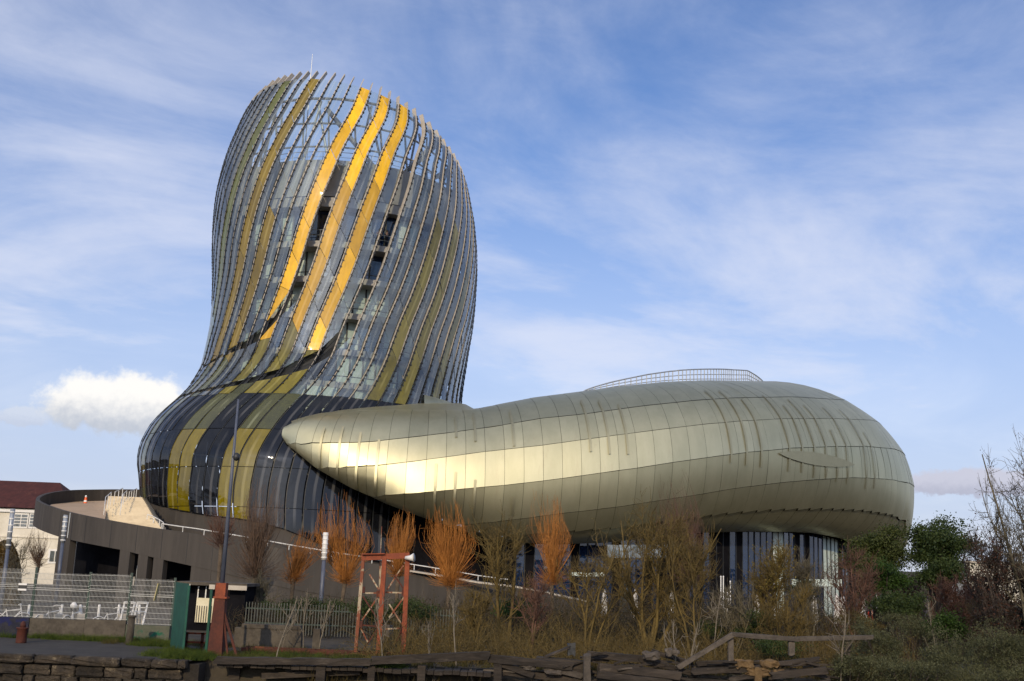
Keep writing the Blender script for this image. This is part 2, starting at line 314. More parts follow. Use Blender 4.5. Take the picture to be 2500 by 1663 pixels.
# ------------------------------------------------------------------ mesh helpers
ORG = {}
class MB:
    def __init__(s): s.v = []; s.f = []; s.mi = []; s.uv = None
    def add(s, vs, fs, mi=0):
        b = len(s.v); s.v.extend([tuple(map(float, p)) for p in vs]); s.f.extend([tuple(i + b for i in f) for f in fs]); s.mi.extend([mi] * len(fs)); return s
    def box(s, c, size, rz=0., mi=0, taper=1.0):
        hx, hy, hz = size[0] / 2, size[1] / 2, size[2] / 2; cs, sn = math.cos(rz), math.sin(rz); vs = []
        for dz in (-1, 1):
            k = taper if dz > 0 else 1.
            for dx, dy in ((-1, -1), (1, -1), (1, 1), (-1, 1)):
                x, y = dx * hx * k, dy * hy * k
                vs.append((c[0] + x * cs - y * sn, c[1] + x * sn + y * cs, c[2] + dz * hz))
        return s.add(vs, [(3, 2, 1, 0), (4, 5, 6, 7), (0, 1, 5, 4), (1, 2, 6, 5), (2, 3, 7, 6), (3, 0, 4, 7)], mi)
    def beam(s, p0, p1, w, h=None, mi=0, up=(0, 0, 1), jit=0., rng=None):
        h = h or w; p0 = np.array(p0, float); p1 = np.array(p1, float); d = p1 - p0; d /= np.linalg.norm(d)
        a = np.cross(d, up)
        if np.linalg.norm(a) < 1e-4: a = np.cross(d, (1, 0, 0))
        a /= np.linalg.norm(a); b = np.cross(a, d); vs = []
        for p in (p0, p1):
            for x, y in ((-1, -1), (1, -1), (1, 1), (-1, 1)):
                q = p + a * x * w / 2 + b * y * h / 2
                if jit: q = q + rng.normal(0, jit, 3)
                vs.append(q)
        return s.add(vs, [(0, 1, 2, 3), (7, 6, 5, 4), (4, 5, 1, 0), (5, 6, 2, 1), (6, 7, 3, 2), (7, 4, 0, 3)], mi)
    def tube(s, pts, rad, n=6, mi=0, cap=True):
        pts = [np.array(p, float) for p in pts]; m_ = len(pts)
        if np.isscalar(rad): rad = [rad] * m_
        vs = []; prev = None
        for i, p in enumerate(pts):
            d = pts[min(i + 1, m_ - 1)] - pts[max(i - 1, 0)]; d = d / (np.linalg.norm(d) + 1e-9)
            a = np.cross(d, (0, 0, 1.)) if prev is None else prev - d * np.dot(prev, d)
            if np.linalg.norm(a) < 1e-3: a = np.cross(d, (1, 0, 0.))
            a /= np.linalg.norm(a); b = np.cross(d, a); prev = a
            for k in range(n):
                t = 2 * math.pi * k / n; vs.append(p + (a * math.cos(t) + b * math.sin(t)) * rad[i])
        fs = []
        for i in range(m_ - 1):
            for k in range(n):
                k2 = (k + 1) % n; fs.append((i * n + k, i * n + k2, (i + 1) * n + k2, (i + 1) * n + k))
        if cap: fs.append(tuple(range(n))[::-1]); fs.append(tuple((m_ - 1) * n + k for k in range(n)))
        return s.add(vs, fs, mi)
    def lathe(s, c, prof, n=16, mi=0):
        vs = []; fs = []
        for r, z in prof:
            for k in range(n):
                t = 2 * math.pi * k / n; vs.append((c[0] + r * math.cos(t), c[1] + r * math.sin(t), c[2] + z))
        for i in range(len(prof) - 1):
            for k in range(n):
                k2 = (k + 1) % n; fs.append((i * n + k, i * n + k2, (i + 1) * n + k2, (i + 1) * n + k))
        fs.append(tuple(range(n))[::-1]); fs.append(tuple((len(prof) - 1) * n + k for k in range(n)))
        return s.add(vs, fs, mi)
    def grid(s, G, mi=0, flip=False):
        G = np.asarray(G, float); a, b = G.shape[:2]; fs = []
        for i in range(a - 1):
            for j in range(b - 1):
                q = (i * b + j, i * b + j + 1, (i + 1) * b + j + 1, (i + 1) * b + j); fs.append(q[::-1] if flip else q)
        return s.add(G.reshape(-1, 3), fs, mi)
    def build(s, name, mat, parent=None, smooth=False, org=None):
        o_ = np.array(ORG.get(parent.name, (0, 0, 0)) if parent is not None else (org if org is not None else (0, 0, 0)), float)
        me = bpy.data.meshes.new(name); V = np.array(s.v, float).reshape(-1, 3) - o_
        me.from_pydata(V.tolist(), [], s.f)
        for mt in (mat if isinstance(mat, (list, tuple)) else [mat]): me.materials.append(mt)
        if isinstance(mat, (list, tuple)) and len(mat) > 1: me.polygons.foreach_set('material_index', s.mi)
        if smooth: me.polygons.foreach_set('use_smooth', [True] * len(me.polygons))
        if s.uv is not None:
            ul = me.uv_layers.new(name='UVMap'); idx = np.empty(len(me.loops), np.int32); me.loops.foreach_get('vertex_index', idx)
            ul.data.foreach_set('uv', np.array(s.uv, float)[idx].ravel())
        me.update()
        ob = bpy.data.objects.new(name, me); COL.objects.link(ob)
        if parent is not None: ob.parent = parent
        elif org is not None: ob.location = tuple(o_)
        ORG[ob.name] = o_
        return ob
def empty(name, loc, label, cat, group=None):
    o = bpy.data.objects.new(name, None); COL.objects.link(o); o.location = tuple(map(float, loc)); o.empty_display_size = .3
    o['label'] = label; o['category'] = cat
    if group: o['group'] = group
    ORG[o.name] = np.array(loc, float); return o
def tag(o, label, cat, group=None):
    o['label'] = label; o['category'] = cat
    if group: o['group'] = group
    return o
def kind(o, k): o['kind'] = k; return o
def copy_tree(root, loc, rz=0., scale=1., label=None):
    def cp(o, par):
        c = o.copy(); COL.objects.link(c); c.parent = par
        for ch in o.children: cp(ch, c)
        return c
    c = cp(root, None); c.location = tuple(map(float, loc)); c.rotation_euler = (0, 0, rz); c.scale = (scale,) * 3
    if label: c['label'] = label
    return c
def fast_mesh(name, V, Q, mat, parent=None, org=None, smooth=False):
    """V (n,3), Q (m,4 or 3) index arrays"""
    o_ = np.array(ORG.get(parent.name, (0, 0, 0)) if parent is not None else (org if org is not None else (0, 0, 0)), float)
    me = bpy.data.meshes.new(name); V = np.ascontiguousarray(V - o_, np.float32); k = Q.shape[1]; m_ = len(Q)
    me.vertices.add(len(V)); me.vertices.foreach_set('co', V.ravel())
    me.loops.add(m_ * k); me.loops.foreach_set('vertex_index', np.ascontiguousarray(Q, np.int32).ravel())
    me.polygons.add(m_); me.polygons.foreach_set('loop_start', np.arange(0, m_ * k, k, dtype=np.int32))
    me.polygons.foreach_set('loop_total', np.full(m_, k, np.int32))
    if smooth: me.polygons.foreach_set('use_smooth', np.ones(m_, bool))
    me.materials.append(mat); me.update(calc_edges=True)
    ob = bpy.data.objects.new(name, me); COL.objects.link(ob)
    if parent is not None: ob.parent = parent
    elif org is not None: ob.location = tuple(o_)
    ORG[ob.name] = o_
    return ob
def twig_arrays(P, R0, R1, sides=3):
    """P (n,m,3) polylines -> tube arrays, all with m points"""
    n, m_, _ = P.shape
    d = np.empty_like(P); d[:, 1:-1] = P[:, 2:] - P[:, :-2]; d[:, 0] = P[:, 1] - P[:, 0]; d[:, -1] = P[:, -1] - P[:, -2]
    d /= np.linalg.norm(d, axis=2, keepdims=True) + 1e-9
    ref = np.where(np.abs(d[..., 2:3]) > .9, np.array([1., 0, 0]), np.array([0, 0, 1.]))
    a = np.cross(d, ref); a /= np.linalg.norm(a, axis=2, keepdims=True) + 1e-9; b = np.cross(d, a)
    t = np.linspace(0, 1, m_)[None, :, None]; r = (np.asarray(R0).reshape(-1, 1, 1) * (1 - t) + np.asarray(R1).reshape(-1, 1, 1) * t)
    rings = [P + r * (a * math.cos(2 * math.pi * k / sides) + b * math.sin(2 * math.pi * k / sides)) for k in range(sides)]
    V = np.stack(rings, 2).reshape(-1, 3)                       # n,m,sides
    base = (np.arange(n)[:, None, None] * m_ + np.arange(m_ - 1)[None, :, None]) * sides
    k = np.arange(sides)[None, None, :]; k2 = (k + 1) % sides
    Q = np.stack([base + k, base + k2, base + sides + k2, base + sides + k], -1).reshape(-1, 4)
    return V, Q
def leaf_arrays(C, size, rng, aspect=.55, droop=0.):
    n = len(C); a = rng.normal(size=(n, 3)); a[:, 2] -= droop; a /= np.linalg.norm(a, axis=1, keepdims=True)
    b = rng.normal(size=(n, 3)); b = np.cross(a, b); b /= np.linalg.norm(b, axis=1, keepdims=True)
    s = (np.asarray(size) * rng.uniform(.6, 1.3, n))[:, None]
    V = np.stack([C - a * s * .5, C + b * s * aspect * .5, C + a * s * .5, C - b * s * aspect * .5], 1).reshape(-1, 3)
    return V, np.arange(n * 4).reshape(-1, 4)
def join_arrays(parts):
    Vs = []; Qs = []; o = 0
    for V, Q in parts: Vs.append(V); Qs.append(Q + o); o += len(V)
    return np.concatenate(Vs), np.concatenate(Qs)

# ================================================================== THE MUSEUM: glass tower
XLt = np.array([(150, 690), (200, 655), (230, 640), (239, 630), (261, 612), (294, 593), (340, 572), (380, 555), (435, 538), (487, 527), (548, 521), (624, 519), (681, 520), (710, 520), (764, 517), (815, 510), (863, 499), (886, 494), (914, 483), (929, 473), (963, 449), (996, 412), (1024, 381), (1054, 357), (1088, 343), (1113, 336), (1140, 338), (1171, 341), (1217, 345), (1260, 355), (1420, 400)], float)
XRt = np.array([(150, 975), (200, 1005), (250, 1030), (300, 1060), (359, 1095), (380, 1110), (414, 1126), (450, 1138), (496, 1147), (542, 1156), (579, 1160), (624, 1163), (671, 1163), (738, 1159), (799, 1153), (853, 1143), (895, 1137), (943, 1129), (987, 1124), (1060, 1130), (1140, 1140), (1260, 1140), (1420, 1130)], float)
DC = 112.0
def _prof():
    out = []
    for t in (XLt, XRt):
        ys = np.linspace(150, 1420, 400); xs = np.interp(ys, t[:, 0], t[:, 1])
        xs = np.convolve(np.pad(xs, 7, mode='edge'), np.ones(15) / 15, 'valid')
        P = at(xs, ys, DC); out.append((P[::-1, 2], P[::-1, 0]))
    return out
PL, PR = _prof()
def tower(phi, z, off=0.):
    phi = np.asarray(phi, float); z = np.asarray(z, float)
    xl = np.interp(z, *PL); xr = np.interp(z, *PR); cx = (xl + xr) / 2; rx = (xr - xl) / 2
    ryf = np.interp(z, [0, 6, 12, 17, 22, 28, 60], [18, 18.5, 18.2, 16.0, 13.6, 13.1, 13.1]) * np.clip(rx / 13.2, 0, 1.)
    w = np.interp(z, [0, 17, 24], [1, 1, 0]); c = np.cos(phi); s = np.sin(phi)
    ry = np.where(c > 0, w * ryf + (1 - w) * rx, rx)
    return np.stack([cx + (rx + off) * s, DC - (ry + off) * c, z + 0 * phi], -1)

def _fit_left():
    """pull the left flank in until its outline in the picture follows the traced one"""
    global PL
    ph = np.radians(np.linspace(-110, -40, 141)); zs = np.linspace(3, 54, 103)
    for _ in range(4):
        p = proj(tower(ph[None, :], zs[:, None])); i = p[..., 0].argmin(1); q = p[np.arange(len(zs)), i]
        d = (np.interp(q[:, 1], XLt[:, 0], XLt[:, 1]) - q[:, 0]) * DC / F
        d = np.convolve(np.pad(d, 2, mode='edge'), np.ones(5) / 5, 'valid')
        PL = (PL[0], PL[1] + np.interp(PL[0], zs, d))
_fit_left()
TAU = np.array([(3, -28), (7, -27), (9, -26.2), (11, -24.6), (13, -22), (15, -19), (17, -16), (19, -13.3), (21, -12), (24, -10.3), (27, -6.9), (30, -2.5), (32, 0), (35, 4), (39.3, 11), (42.5, 16), (47.6, 28), (53, 40.7)], float)
_tz = np.linspace(2, 53, 205); _tv = np.convolve(np.pad(np.interp(_tz, TAU[:, 0], TAU[:, 1]), 8, mode='edge'), np.ones(17) / 17, 'valid')
def wrap(d): return (d + 180) % 360 - 180
NR = 66; DPH = 360. / NR
def rib(k, z):
    p32 = np.clip(wrap(-13.4 + DPH * k), -60, 60); return np.radians(-13.4 + DPH * k + np.interp(z, _tz, _tv) + np.maximum(0, np.asarray(z, float) - 42.) * (.2 + .0155 * p32))
_ph = np.radians(np.linspace(-100, 100, 401)); _zz = np.linspace(2, 54, 521)
_G = proj(tower(_ph[None, :], _zz[:, None]))
def inv(x, y):
    d = (_G[..., 0] - x) ** 2 + (_G[..., 1] - y) ** 2; d = np.where(np.abs(_ph)[None, :] > np.radians(88), 1e9, d)
    i = np.unravel_index(np.argmin(d), d.shape); return math.degrees(_ph[i[1]]), float(_zz[i[0]])
_rzs = np.linspace(3, 53, 1001)
def rib_z_at_y(k, y):
    p = proj(tower(rib(k, _rzs), _rzs)); return float(np.interp(-y, -p[:, 1], _rzs))
RIM = np.array([(-180, 44), (-120, 45.5), (-90, 48.2), (-60, 49.8), (-44, 50.6), (-30, 50.8), (-12, 50.7), (0, 50.5), (20, 50.0), (31, 49.5), (42, 49.), (52, 48.2), (62, 47.2), (70, 45.6), (90, 43.8), (120, 43), (180, 44)], float)
BOT = np.array([(-180, 9.5), (-95, 9.3)] + [inv(*p) for p in ((349, 1217), (412, 1240), (500, 1257), (600, 1268), (700, 1292), (800, 1335), (930, 1375))] + [(50, 4.5), (62, 12), (75, 15.5), (180, 15.5)], float)
BOT = BOT[np.argsort(BOT[:, 0])]
def rib_end(k, tab, z0):
    z = z0
    for _ in range(25):
        z = .5 * z + .5 * float(np.interp(wrap(math.degrees(float(rib(k, z)))), tab[:, 0], tab[:, 1]))
    return z
KS = list(range(-33, 33))
ZT = {k: rib_end(k, RIM, 49.) for k in KS}; ZB = {k: rib_end(k, BOT, 9.) for k in KS}
ZT[33] = ZT[-33]; ZB[33] = ZB[-33]
GL = {1: (710, 777), 0: (796, 831), -1: (825, 849), -2: (841, 857), -3: (857, 869), -4: (871, 879), -5: (884, 890), -6: (898, 902), -7: (910, 912)}
GR = {6: (802, 866), 5: (856, 900), 4: (877, 913), 3: (902, 925), 2: (914, 933), 1: (926, 940), 0: (936, 947), -1: (943, 953), -2: (950, 957), -3: (955.5, 962), -4: (960, 967), -5: (965, 970), -6: (970, 973)}
def gz(k, y): return rib_z_at_y(k, y)
GLZ = {k: (gz(k, b), gz(k, a)) for k, (a, b) in GL.items()}; GRZ = {k: (gz(k, b), gz(k, a)) for k, (a, b) in GR.items()}

museum = empty('museum_building', (float(at(1200, 1450, 100)[0]), 100.0, 0.0), 'curved museum with swirling glass tower and champagne metal shell', 'museum')

def surf_n(phi, z):
    e = 1e-3
    a = tower(phi + e, z) - tower(phi - e, z); b = tower(phi, z + .05) - tower(phi, z - .05)
    n = np.cross(a, b); return n / (np.linalg.norm(n, axis=-1, keepdims=True) + 1e-9)

def panel_color(k, zm, phm):
    d = math.degrees(phm)
    if wrap(d) < -65 and 15.5 < zm < 28.5 and (zm < 27.5): return 'alu'
    if zm < 14.25:
        if k in (0, 1, 4, 5): return 'footyellow'
        if k in (-4,): return 'green'
        if k in (-8, -7): return 'footyellow'
        return 'dark'
    if zm < 17.6:
        if k in (0, 1, 4, 5, -4): return 'green'
        return 'dark'
    if zm < 21 and k in (4, 0, 2, 3): return 'olive'
    if zm < 20.5 and k in (-3, -5, 1): return 'green'
    if k in (0, 2, 4):
        return 'yellow' if zm > 22.6 else 'olive'
    if k == -8: return 'leftdim'
    if k == -5: return 'ochre'
    if k == -3 and zm < 34.5: return 'ochre'
    if k == 10 and zm < 35.2: return 'olive'
    if k == 12 and zm < 36.5: return 'olive'
    if k == 15 and zm < 41: return 'olive'
    if k in (21, 25, -14, -19, -24) : return 'olive'
    return 'clear'

class Panel: pass
def make_panels():
    rng = np.random.default_rng(5); out = []
    H = [17.5, 14.2, 10.9, 7.6, 4.3]
    def lines(k):
        L = {}
        for j in range(-40, 60):
            L[j] = 3.35 * j - 1.5 * k + 1.1
        return L
    for k in KS:
        k1 = k + 1
        l, r = lines(k), lines(k1)
        zt0, zt1 = ZT[k] - 1.15, ZT[k1 if k1 < 33 else -33] - 1.15
        zb0, zb1 = ZB[k], ZB[k1 if k1 < 33 else -33]
        rows = []
        prev = (0., 0.)
        for h in sorted(H): rows.append((prev, (h, h))); prev = (h, h)
        for j in range(-40, 60):
            if min(l[j], r[j]) > 18.9 and max(l[j], r[j]) < 56: rows.append((prev, (l[j], r[j]))); prev = (l[j], r[j])
        # segments left over by the slots
        segs = [((zb0, zb1), (zt0, zt1))]
        cuts = []
        for G in (GLZ, GRZ):
            if k in G and k1 in G: cuts.append(((G[k][0], G[k1][0]), (G[k][1], G[k1][1])))
            elif k1 in G and k == min(G) - 1:
                c = (G[k1][0] + G[k1][1]) / 2 - .4; cuts.append(((c, G[k1][0]), (c + .02, G[k1][1])))
        if k == 1: cuts.append(((gz(1, 777), gz(2, 729)), (gz(1, 402), gz(2, 408))))
        if k == 6: cuts.append(((gz(6, 866), gz(7, 815)), (60., 60.)))
        cuts.sort(key=lambda c: c[0][0] + c[0][1])
        for lo, hi in cuts:
            new = []
            for a, b in segs:
                new.append((a, (min(b[0], lo[0]), min(b[1], lo[1])))); new.append(((max(a[0], hi[0]), max(a[1], hi[1])), b))
            segs = new
        for a, b in segs:
            if b[0] - a[0] < .05 and b[1] - a[1] < .05: continue
            for p, q in rows:
                l0, l1 = max(p[0], a[0]) + .025, min(q[0], b[0]) - .025; r0, r1 = max(p[1], a[1]) + .025, min(q[1], b[1]) - .025
                if l1 - l0 < .05 and r1 - r0 < .05: continue
                if l1 < l0: l0 = l1 = (a[0] if l0 > b[0] - .1 else l0) if False else min(max(l1, a[0]), max(b[0], a[0]))
                if r1 < r0: r0 = r1 = min(max(r1, a[1]), max(b[1], a[1]))
                n = max(2, int(math.ceil(max(l1 - l0, r1 - r0) / .8)) + 1)
                u = np.linspace(0, 1, 4); t = np.linspace(0, 1, n)
                zl = l0 + (l1 - l0) * t; zr = r0 + (r1 - r0) * t
                zm = (l0 + l1 + r0 + r1) / 4
                g = np.interp(zm, [17, 22], [.03, .15 if k not in (0, 2, 4, -8, -5, -3, 10, 12, 15) else .06])
                uu = .05 + u * (.95 - g)
                Z = zl[:, None] * (1 - uu) + zr[:, None] * uu
                PH = rib(k, zl)[:, None] * (1 - uu) + rib(k1, zr)[:, None] * uu
                tilt = rng.normal(0, .010, 2)
                off = .03 + .03 * (1 - u)[None, :] + tilt[0] * (u[None, :] - .5) * 1.5 + tilt[1] * (t[:, None] - .5) * 3.
                P = tower(PH, Z) + surf_n(PH, Z) * off[..., None]
                o = Panel(); o.P = P; o.k = k; o.z = zm; o.ph = float(PH.mean()); o.uv = np.stack(np.broadcast_arrays(u[None, :], Z * .3), -1).reshape(-1, 2)
                o.mat = panel_color(k, zm, o.ph)
                c = P.reshape(-1, 3).mean(0); nn = surf_n(np.array(o.ph), np.array(zm)); vd = CAM - c; vd /= np.linalg.norm(vd)
                px = proj(P[[0, 0, -1, -1], [0, -1, -1, 0]]); x, y = px[:, 0], px[:, 1]
                ar = abs(sum(x[i] * y[(i + 1) % 4] - x[(i + 1) % 4] * y[i] for i in range(4))) / 2
                hid = (zm < 17.3 and px[:, 0].mean() > 1000)
                o.area = ar if (np.dot(nn, vd) > 0 and not hid) else -1
                out.append(o)
    return out
def build_tower():
    pn = make_panels(); order = sorted(range(len(pn)), key=lambda i: -pn[i].area)
    single = set(order[:300])
    for i in single:
        p = pn[i]; b = MB(); b.grid(p.P); b.uv = p.uv
        b.build('glass_panel' if p.mat != 'alu' else 'metal_panel', M[p.mat], museum, smooth=True)
    names = sorted({p.mat for p in pn}); b = MB(); uv = []
    for i, p in enumerate(pn):
        if i not in single: b.grid(p.P, mi=names.index(p.mat)); uv.append(p.uv)
    b.uv = np.concatenate(uv)
    kind(b.build('remaining_glass_panels', [M[n] for n in names], museum, smooth=True), 'stuff')
    # fins and clamp strips, one per rib
    rng = random.Random(3)
    for k in KS:
        z_lo = 16.5
        while z_lo < 28. and wrap(math.degrees(float(rib(k, z_lo)))) < -65: z_lo += .25
        z = np.linspace(max(ZB[k], z_lo), ZT[k] + rng.uniform(-.05, .05), 46); ph = rib(k, z); P = tower(ph, z); n = surf_n(ph, z)
        n[:, 2] *= .3; n /= np.linalg.norm(n, axis=1, keepdims=True)
        tg = np.gradient(P, axis=0); tg /= np.linalg.norm(tg, axis=1, keepdims=True); s = np.cross(tg, n); s /= np.linalg.norm(s, axis=1, keepdims=True)
        fo = np.interp(z, [16, 20.5, 24], [-.16, -.10, .07])[:, None]; ring = [P - n * .40 - s * .042, P - n * .40 + s * .042, P + n * fo + s * .042, P + n * fo - s * .042]
        b = MB(); b.grid(np.stack(ring + [ring[0]], 1)); m_ = len(z) * 5
        b.add([r[-1] for r in ring], [(0, 1, 2, 3)]); b.build('steel_fin', M['fin'], museum)
        vis = any(abs(wrap(math.degrees(float(q)))) < 105 for q in ph[::6])
        if not vis: continue
        z = np.linspace(ZB[k] if z_lo < 17 else z_lo, ZT[k] - 1.2, 56); ph = rib(k, z); P = tower(ph, z); n = surf_n(ph, z)
        tg = np.gradient(P, axis=0); tg /= np.linalg.norm(tg, axis=1, keepdims=True); s = np.cross(tg, n)
        P = P + s * .10; ring = [P - n * .04 - s * .03, P - n * .04 + s * .03, P + n * .10 + s * .03, P + n * .10 - s * .03]
        b = MB(); b.grid(np.stack(ring + [ring[0]], 1))
        L_ = np.concatenate([[0], np.cumsum(np.linalg.norm(np.diff(P, axis=0), axis=1))]); q = .3
        while q < L_[-1]:
            zz = float(np.interp(q, L_, z))
            if zz > 18.5:
                i = min(int(np.searchsorted(L_, q)), len(z) - 1); c = np.array([np.interp(q, L_, P[:, a]) for a in range(3)])
                b.beam(c + n[i] * .05 - tg[i] * .06, c + n[i] * .05 + tg[i] * .06, .20, .15, up=n[i])
            q += .62
        b.build('clamp_strip', M['gasket'], museum)
    # dark returns behind the two slots, their black also painting the shaded interior
    for G in (GLZ, GRZ):
        ks = sorted(G); rows = []
        for k in ks:
            zl, zh = G[k][0] - .35, G[k][1] + .35; zz = np.linspace(zl, zh, 5); rows.append(tower(rib(k, zz), zz, -.62))
        b = MB(); b.grid(np.array(rows)); b.build('slot_shade_lining', M['gasket'], museum)
    # inner drum: slabs, parapet, windows
    def ring_pts(z, inset, n=72): 
        ph = np.linspace(-math.pi, math.pi, n + 1); return tower(ph, np.full(n + 1, z), -inset)
    slabs = [16.0, 19.2, 22.4, 25.8, 29.1, 32.4, 36.6]
    for z in slabs:
        th = .55 if z < 36 else .9; ins = 1.25
        a, b_, c, d = ring_pts(z, ins), ring_pts(z, ins), ring_pts(z, 9.), ring_pts(z, 9.); b_ = b_.copy(); c = c.copy(); b_[:, 2] = z - th; c[:, 2] = z - th
        b = MB(); b.grid(np.stack([d, a, b_, c], 0)); b.build('floor_slab', M['slab'], museum)
    a0 = ring_pts(38.4, 1.7); a0[:, 2] = 36.9; a1 = ring_pts(38.4, 1.5); a1[:, 2] = 40.4; a2 = ring_pts(38.4, 2.3); a2[:, 2] = 40.4; a3 = ring_pts(38.4, 2.3); a3[:, 2] = 39.2; a4 = ring_pts(38.4, 9.); a4[:, 2] = 39.2
    b = MB(); b.grid(np.stack([a0, a1, a2, a3, a4], 0)); b.build('roof_parapet', M['parapet'], museum)
    core = MB(); cp = []
    for z in (2., 12., 20., 30., 39.5): cp.append(ring_pts(z, 8.2))
    core.grid(np.stack(cp, 0)); core.build('core_wall', M['core'], museum)
    # lower dark lining behind the foot glass
    rng2 = random.Random(8)
    for fi, z in enumerate(slabs[:-1]):
        z1 = slabs[fi + 1] - (.55 if fi < 5 else .9); nseg = 40
        for i in range(nseg):
            p0 = -math.pi * .75 + i * (1.5 * math.pi / nseg); p1 = p0 + 1.5 * math.pi / nseg * .97
            A = tower(np.array([p0, p1]), np.array([z, z]), -2.9 if fi < 5 else -2.5)
            A1 = A.copy(); A1[:, 2] = z1
            b = MB(); b.add([A[0], A[1], A1[1], A1[0]], [(0, 1, 2, 3)], 0)
            for q in (A[0], A[1]): b.beam(q, q + [0, 0, z1 - z], .12, .12, mi=1)
            zt = z + (z1 - z) * .3
            b.beam(np.append(A[0][:2], zt), np.append(A[1][:2], zt), .07, .07, mi=1)
            r = rng2.random(); mt = 'curtain' if r < .5 else ('blue' if (fi >= 5 or r > .7) else 'window')
            b.uv = [(0, 0)] * len(b.v)
            b.build('window', [M[mt], M['gasket']], museum)
    # balcony rails
    for z, ins in ((32.4, 1.3), (25.8, 1.3), (22.4, 1.3), (40.4, 1.9)):
        b = MB(); R = ring_pts(z, ins, 90); R = R[12:79]
        b.tube(R + [0, 0, 1.05], .035, 5); b.tube(R + [0, 0, .55], .022, 5)
        for q in R[::2]: b.tube([q, q + [0, 0, 1.05]], .022, 4)
        b.build('balcony_railing', M['steel'], museum)
    # crown steelwork
    for z, r_ in ((47.3, .13), (44.2, .10), (41.6, .09)):
        ph = np.radians(np.linspace(-100, 85, 70)); b = MB(); b.tube(tower(ph, np.full(70, z) - np.maximum(0, np.degrees(ph) - 40) * .05, -.75), r_, 6); b.build('ring_beam', M['steel'], museum)
    for i in range(12):
        p = math.radians(-85 + i * 14); q = p + math.radians(10 if i % 2 else -6)
        b = MB(); b.tube([tower(np.array(p), np.array(40.2), -2.2), tower(np.array(q), np.array(47. - max(0, i - 8) * .9), -.8)], .12, 6); b.build('crown_strut', M['steel'], museum)
        b = MB(); b.tube([tower(np.array(p), np.array(40.2), -2.2), tower(np.array(p), np.array(47. - max(0, i - 8) * .9), -.8)], .10, 6); b.build('crown_post', M['steel'], museum)
    for (x0, y0, x1, y1) in ((795, 262, 910, 405), (985, 425, 1075, 335), (1000, 415, 1070, 350), (1060, 435, 1110, 405)):
        b = MB(); b.beam(at(x0, y0, 104), at(x1, y1, 108), .34, .34); b.build('crown_brace', M['slab'], museum)
    mast = MB(); mb = at(757, 205, 104); b2 = at(763, 132, 104); mast.tube([mb - [0, 0, 8.5], mb, b2], [.07, .045, .02], 5); mast.build('lightning_mast', M['steel'], museum)
build_tower()

# ================================================================== THE MUSEUM: metal shell
T_TOP = np.array([(684, 1052), (703, 1036), (749, 1021), (797, 1012), (871, 1004), (963, 1000), (1039, 1001), (1124, 1001), (1177, 996), (1212, 988), (1300, 971), (1398, 958.5), (1512, 943.6), (1597, 935), (1660, 931.8), (1750, 933), (1873, 939), (1979, 954)], float)
T_BEL = np.array([(684, 1056), (735, 1088), (813, 1128), (902, 1168), (988, 1192), (1031, 1196), (1127, 1191), (1180, 1187), (1230, 1183), (1326, 1172), (1423, 1160), (1500, 1150), (1555, 1143), (1639, 1129.5), (1758, 1113), (1830, 1107), (1936, 1108), (2042, 1122), (2119, 1140), (2182, 1165), (2229, 1195)], float)
T_BOT = np.array([(684, 1058), (699, 1083), (735, 1113), (770, 1142), (813, 1167), (860, 1193), (902, 1211), (945, 1231), (1016, 1258), (1070, 1277), (1141, 1300), (1195, 1316), (1260, 1326), (1400, 1328), (1480, 1325), (1600, 1312), (1705, 1301), (1821, 1298), (1917, 1298.6), (1981, 1301), (2045, 1312), (2094, 1327), (2126, 1343), (2143, 1362), (2152, 1385)], float)
SEAMS = [np.array([(684, 1070), (713, 1081), (881, 1081), (966, 1072), (1088, 1058), (1216, 1040), (1312, 1023), (1427, 1011), (1563, 992), (1707, 977), (1784, 972), (1936, 969), (2064, 977)], float),
         np.array([(684, 1135), (767, 1141), (831, 1140), (952, 1133), (995, 1128), (1079, 1117), (1180, 1103), (1326, 1087), (1419, 1074), (1500, 1063), (1593, 1051), (1707, 1037), (1809, 1028), (1915, 1022), (2042, 1022), (2127, 1026), (2174, 1037)], float),
         np.array([(684, 1215), (902, 1211), (988, 1205), (1031, 1202), (1127, 1193.6), (1180, 1189), (1230, 1184.7), (1326, 1174), (1423, 1161), (1500, 1150), (1555, 1143), (1639, 1129.5), (1758, 1113), (1830, 1104), (1936, 1094), (2042, 1090), (2119, 1090), (2182, 1096), (2229, 1113)], float),
         np.array([(684, 1290), (1100, 1284), (1250, 1270), (1361, 1255), (1493, 1240), (1712, 1207), (1784, 1194), (1894, 1180), (1979, 1172), (2085, 1166), (2170, 1170), (2238, 1183)], float),
         np.array([(684, 1340), (1300, 1305), (1500, 1290), (1703, 1264), (1762, 1255), (1894, 1245), (2021, 1243), (2106, 1247), (2174, 1258), (2221, 1279)], float)]
PATH = [(684, 94.2), (715, 93.0), (760, 92.4), (850, 92.0), (950, 91.9), (1050, 92.05), (1130, 92.4), (1230, 92.85), (1326, 93.5), (1423, 94.0), (1556, 95.0), (1720, 96.8), (1830, 98.5), (1936, 100.8), (2042, 104.0), (2119, 107.4), (2182, 111.6), (2225, 117.0), (2240, 123.0)]
def ti(t, x): return np.interp(x, t[:, 0], t[:, 1])
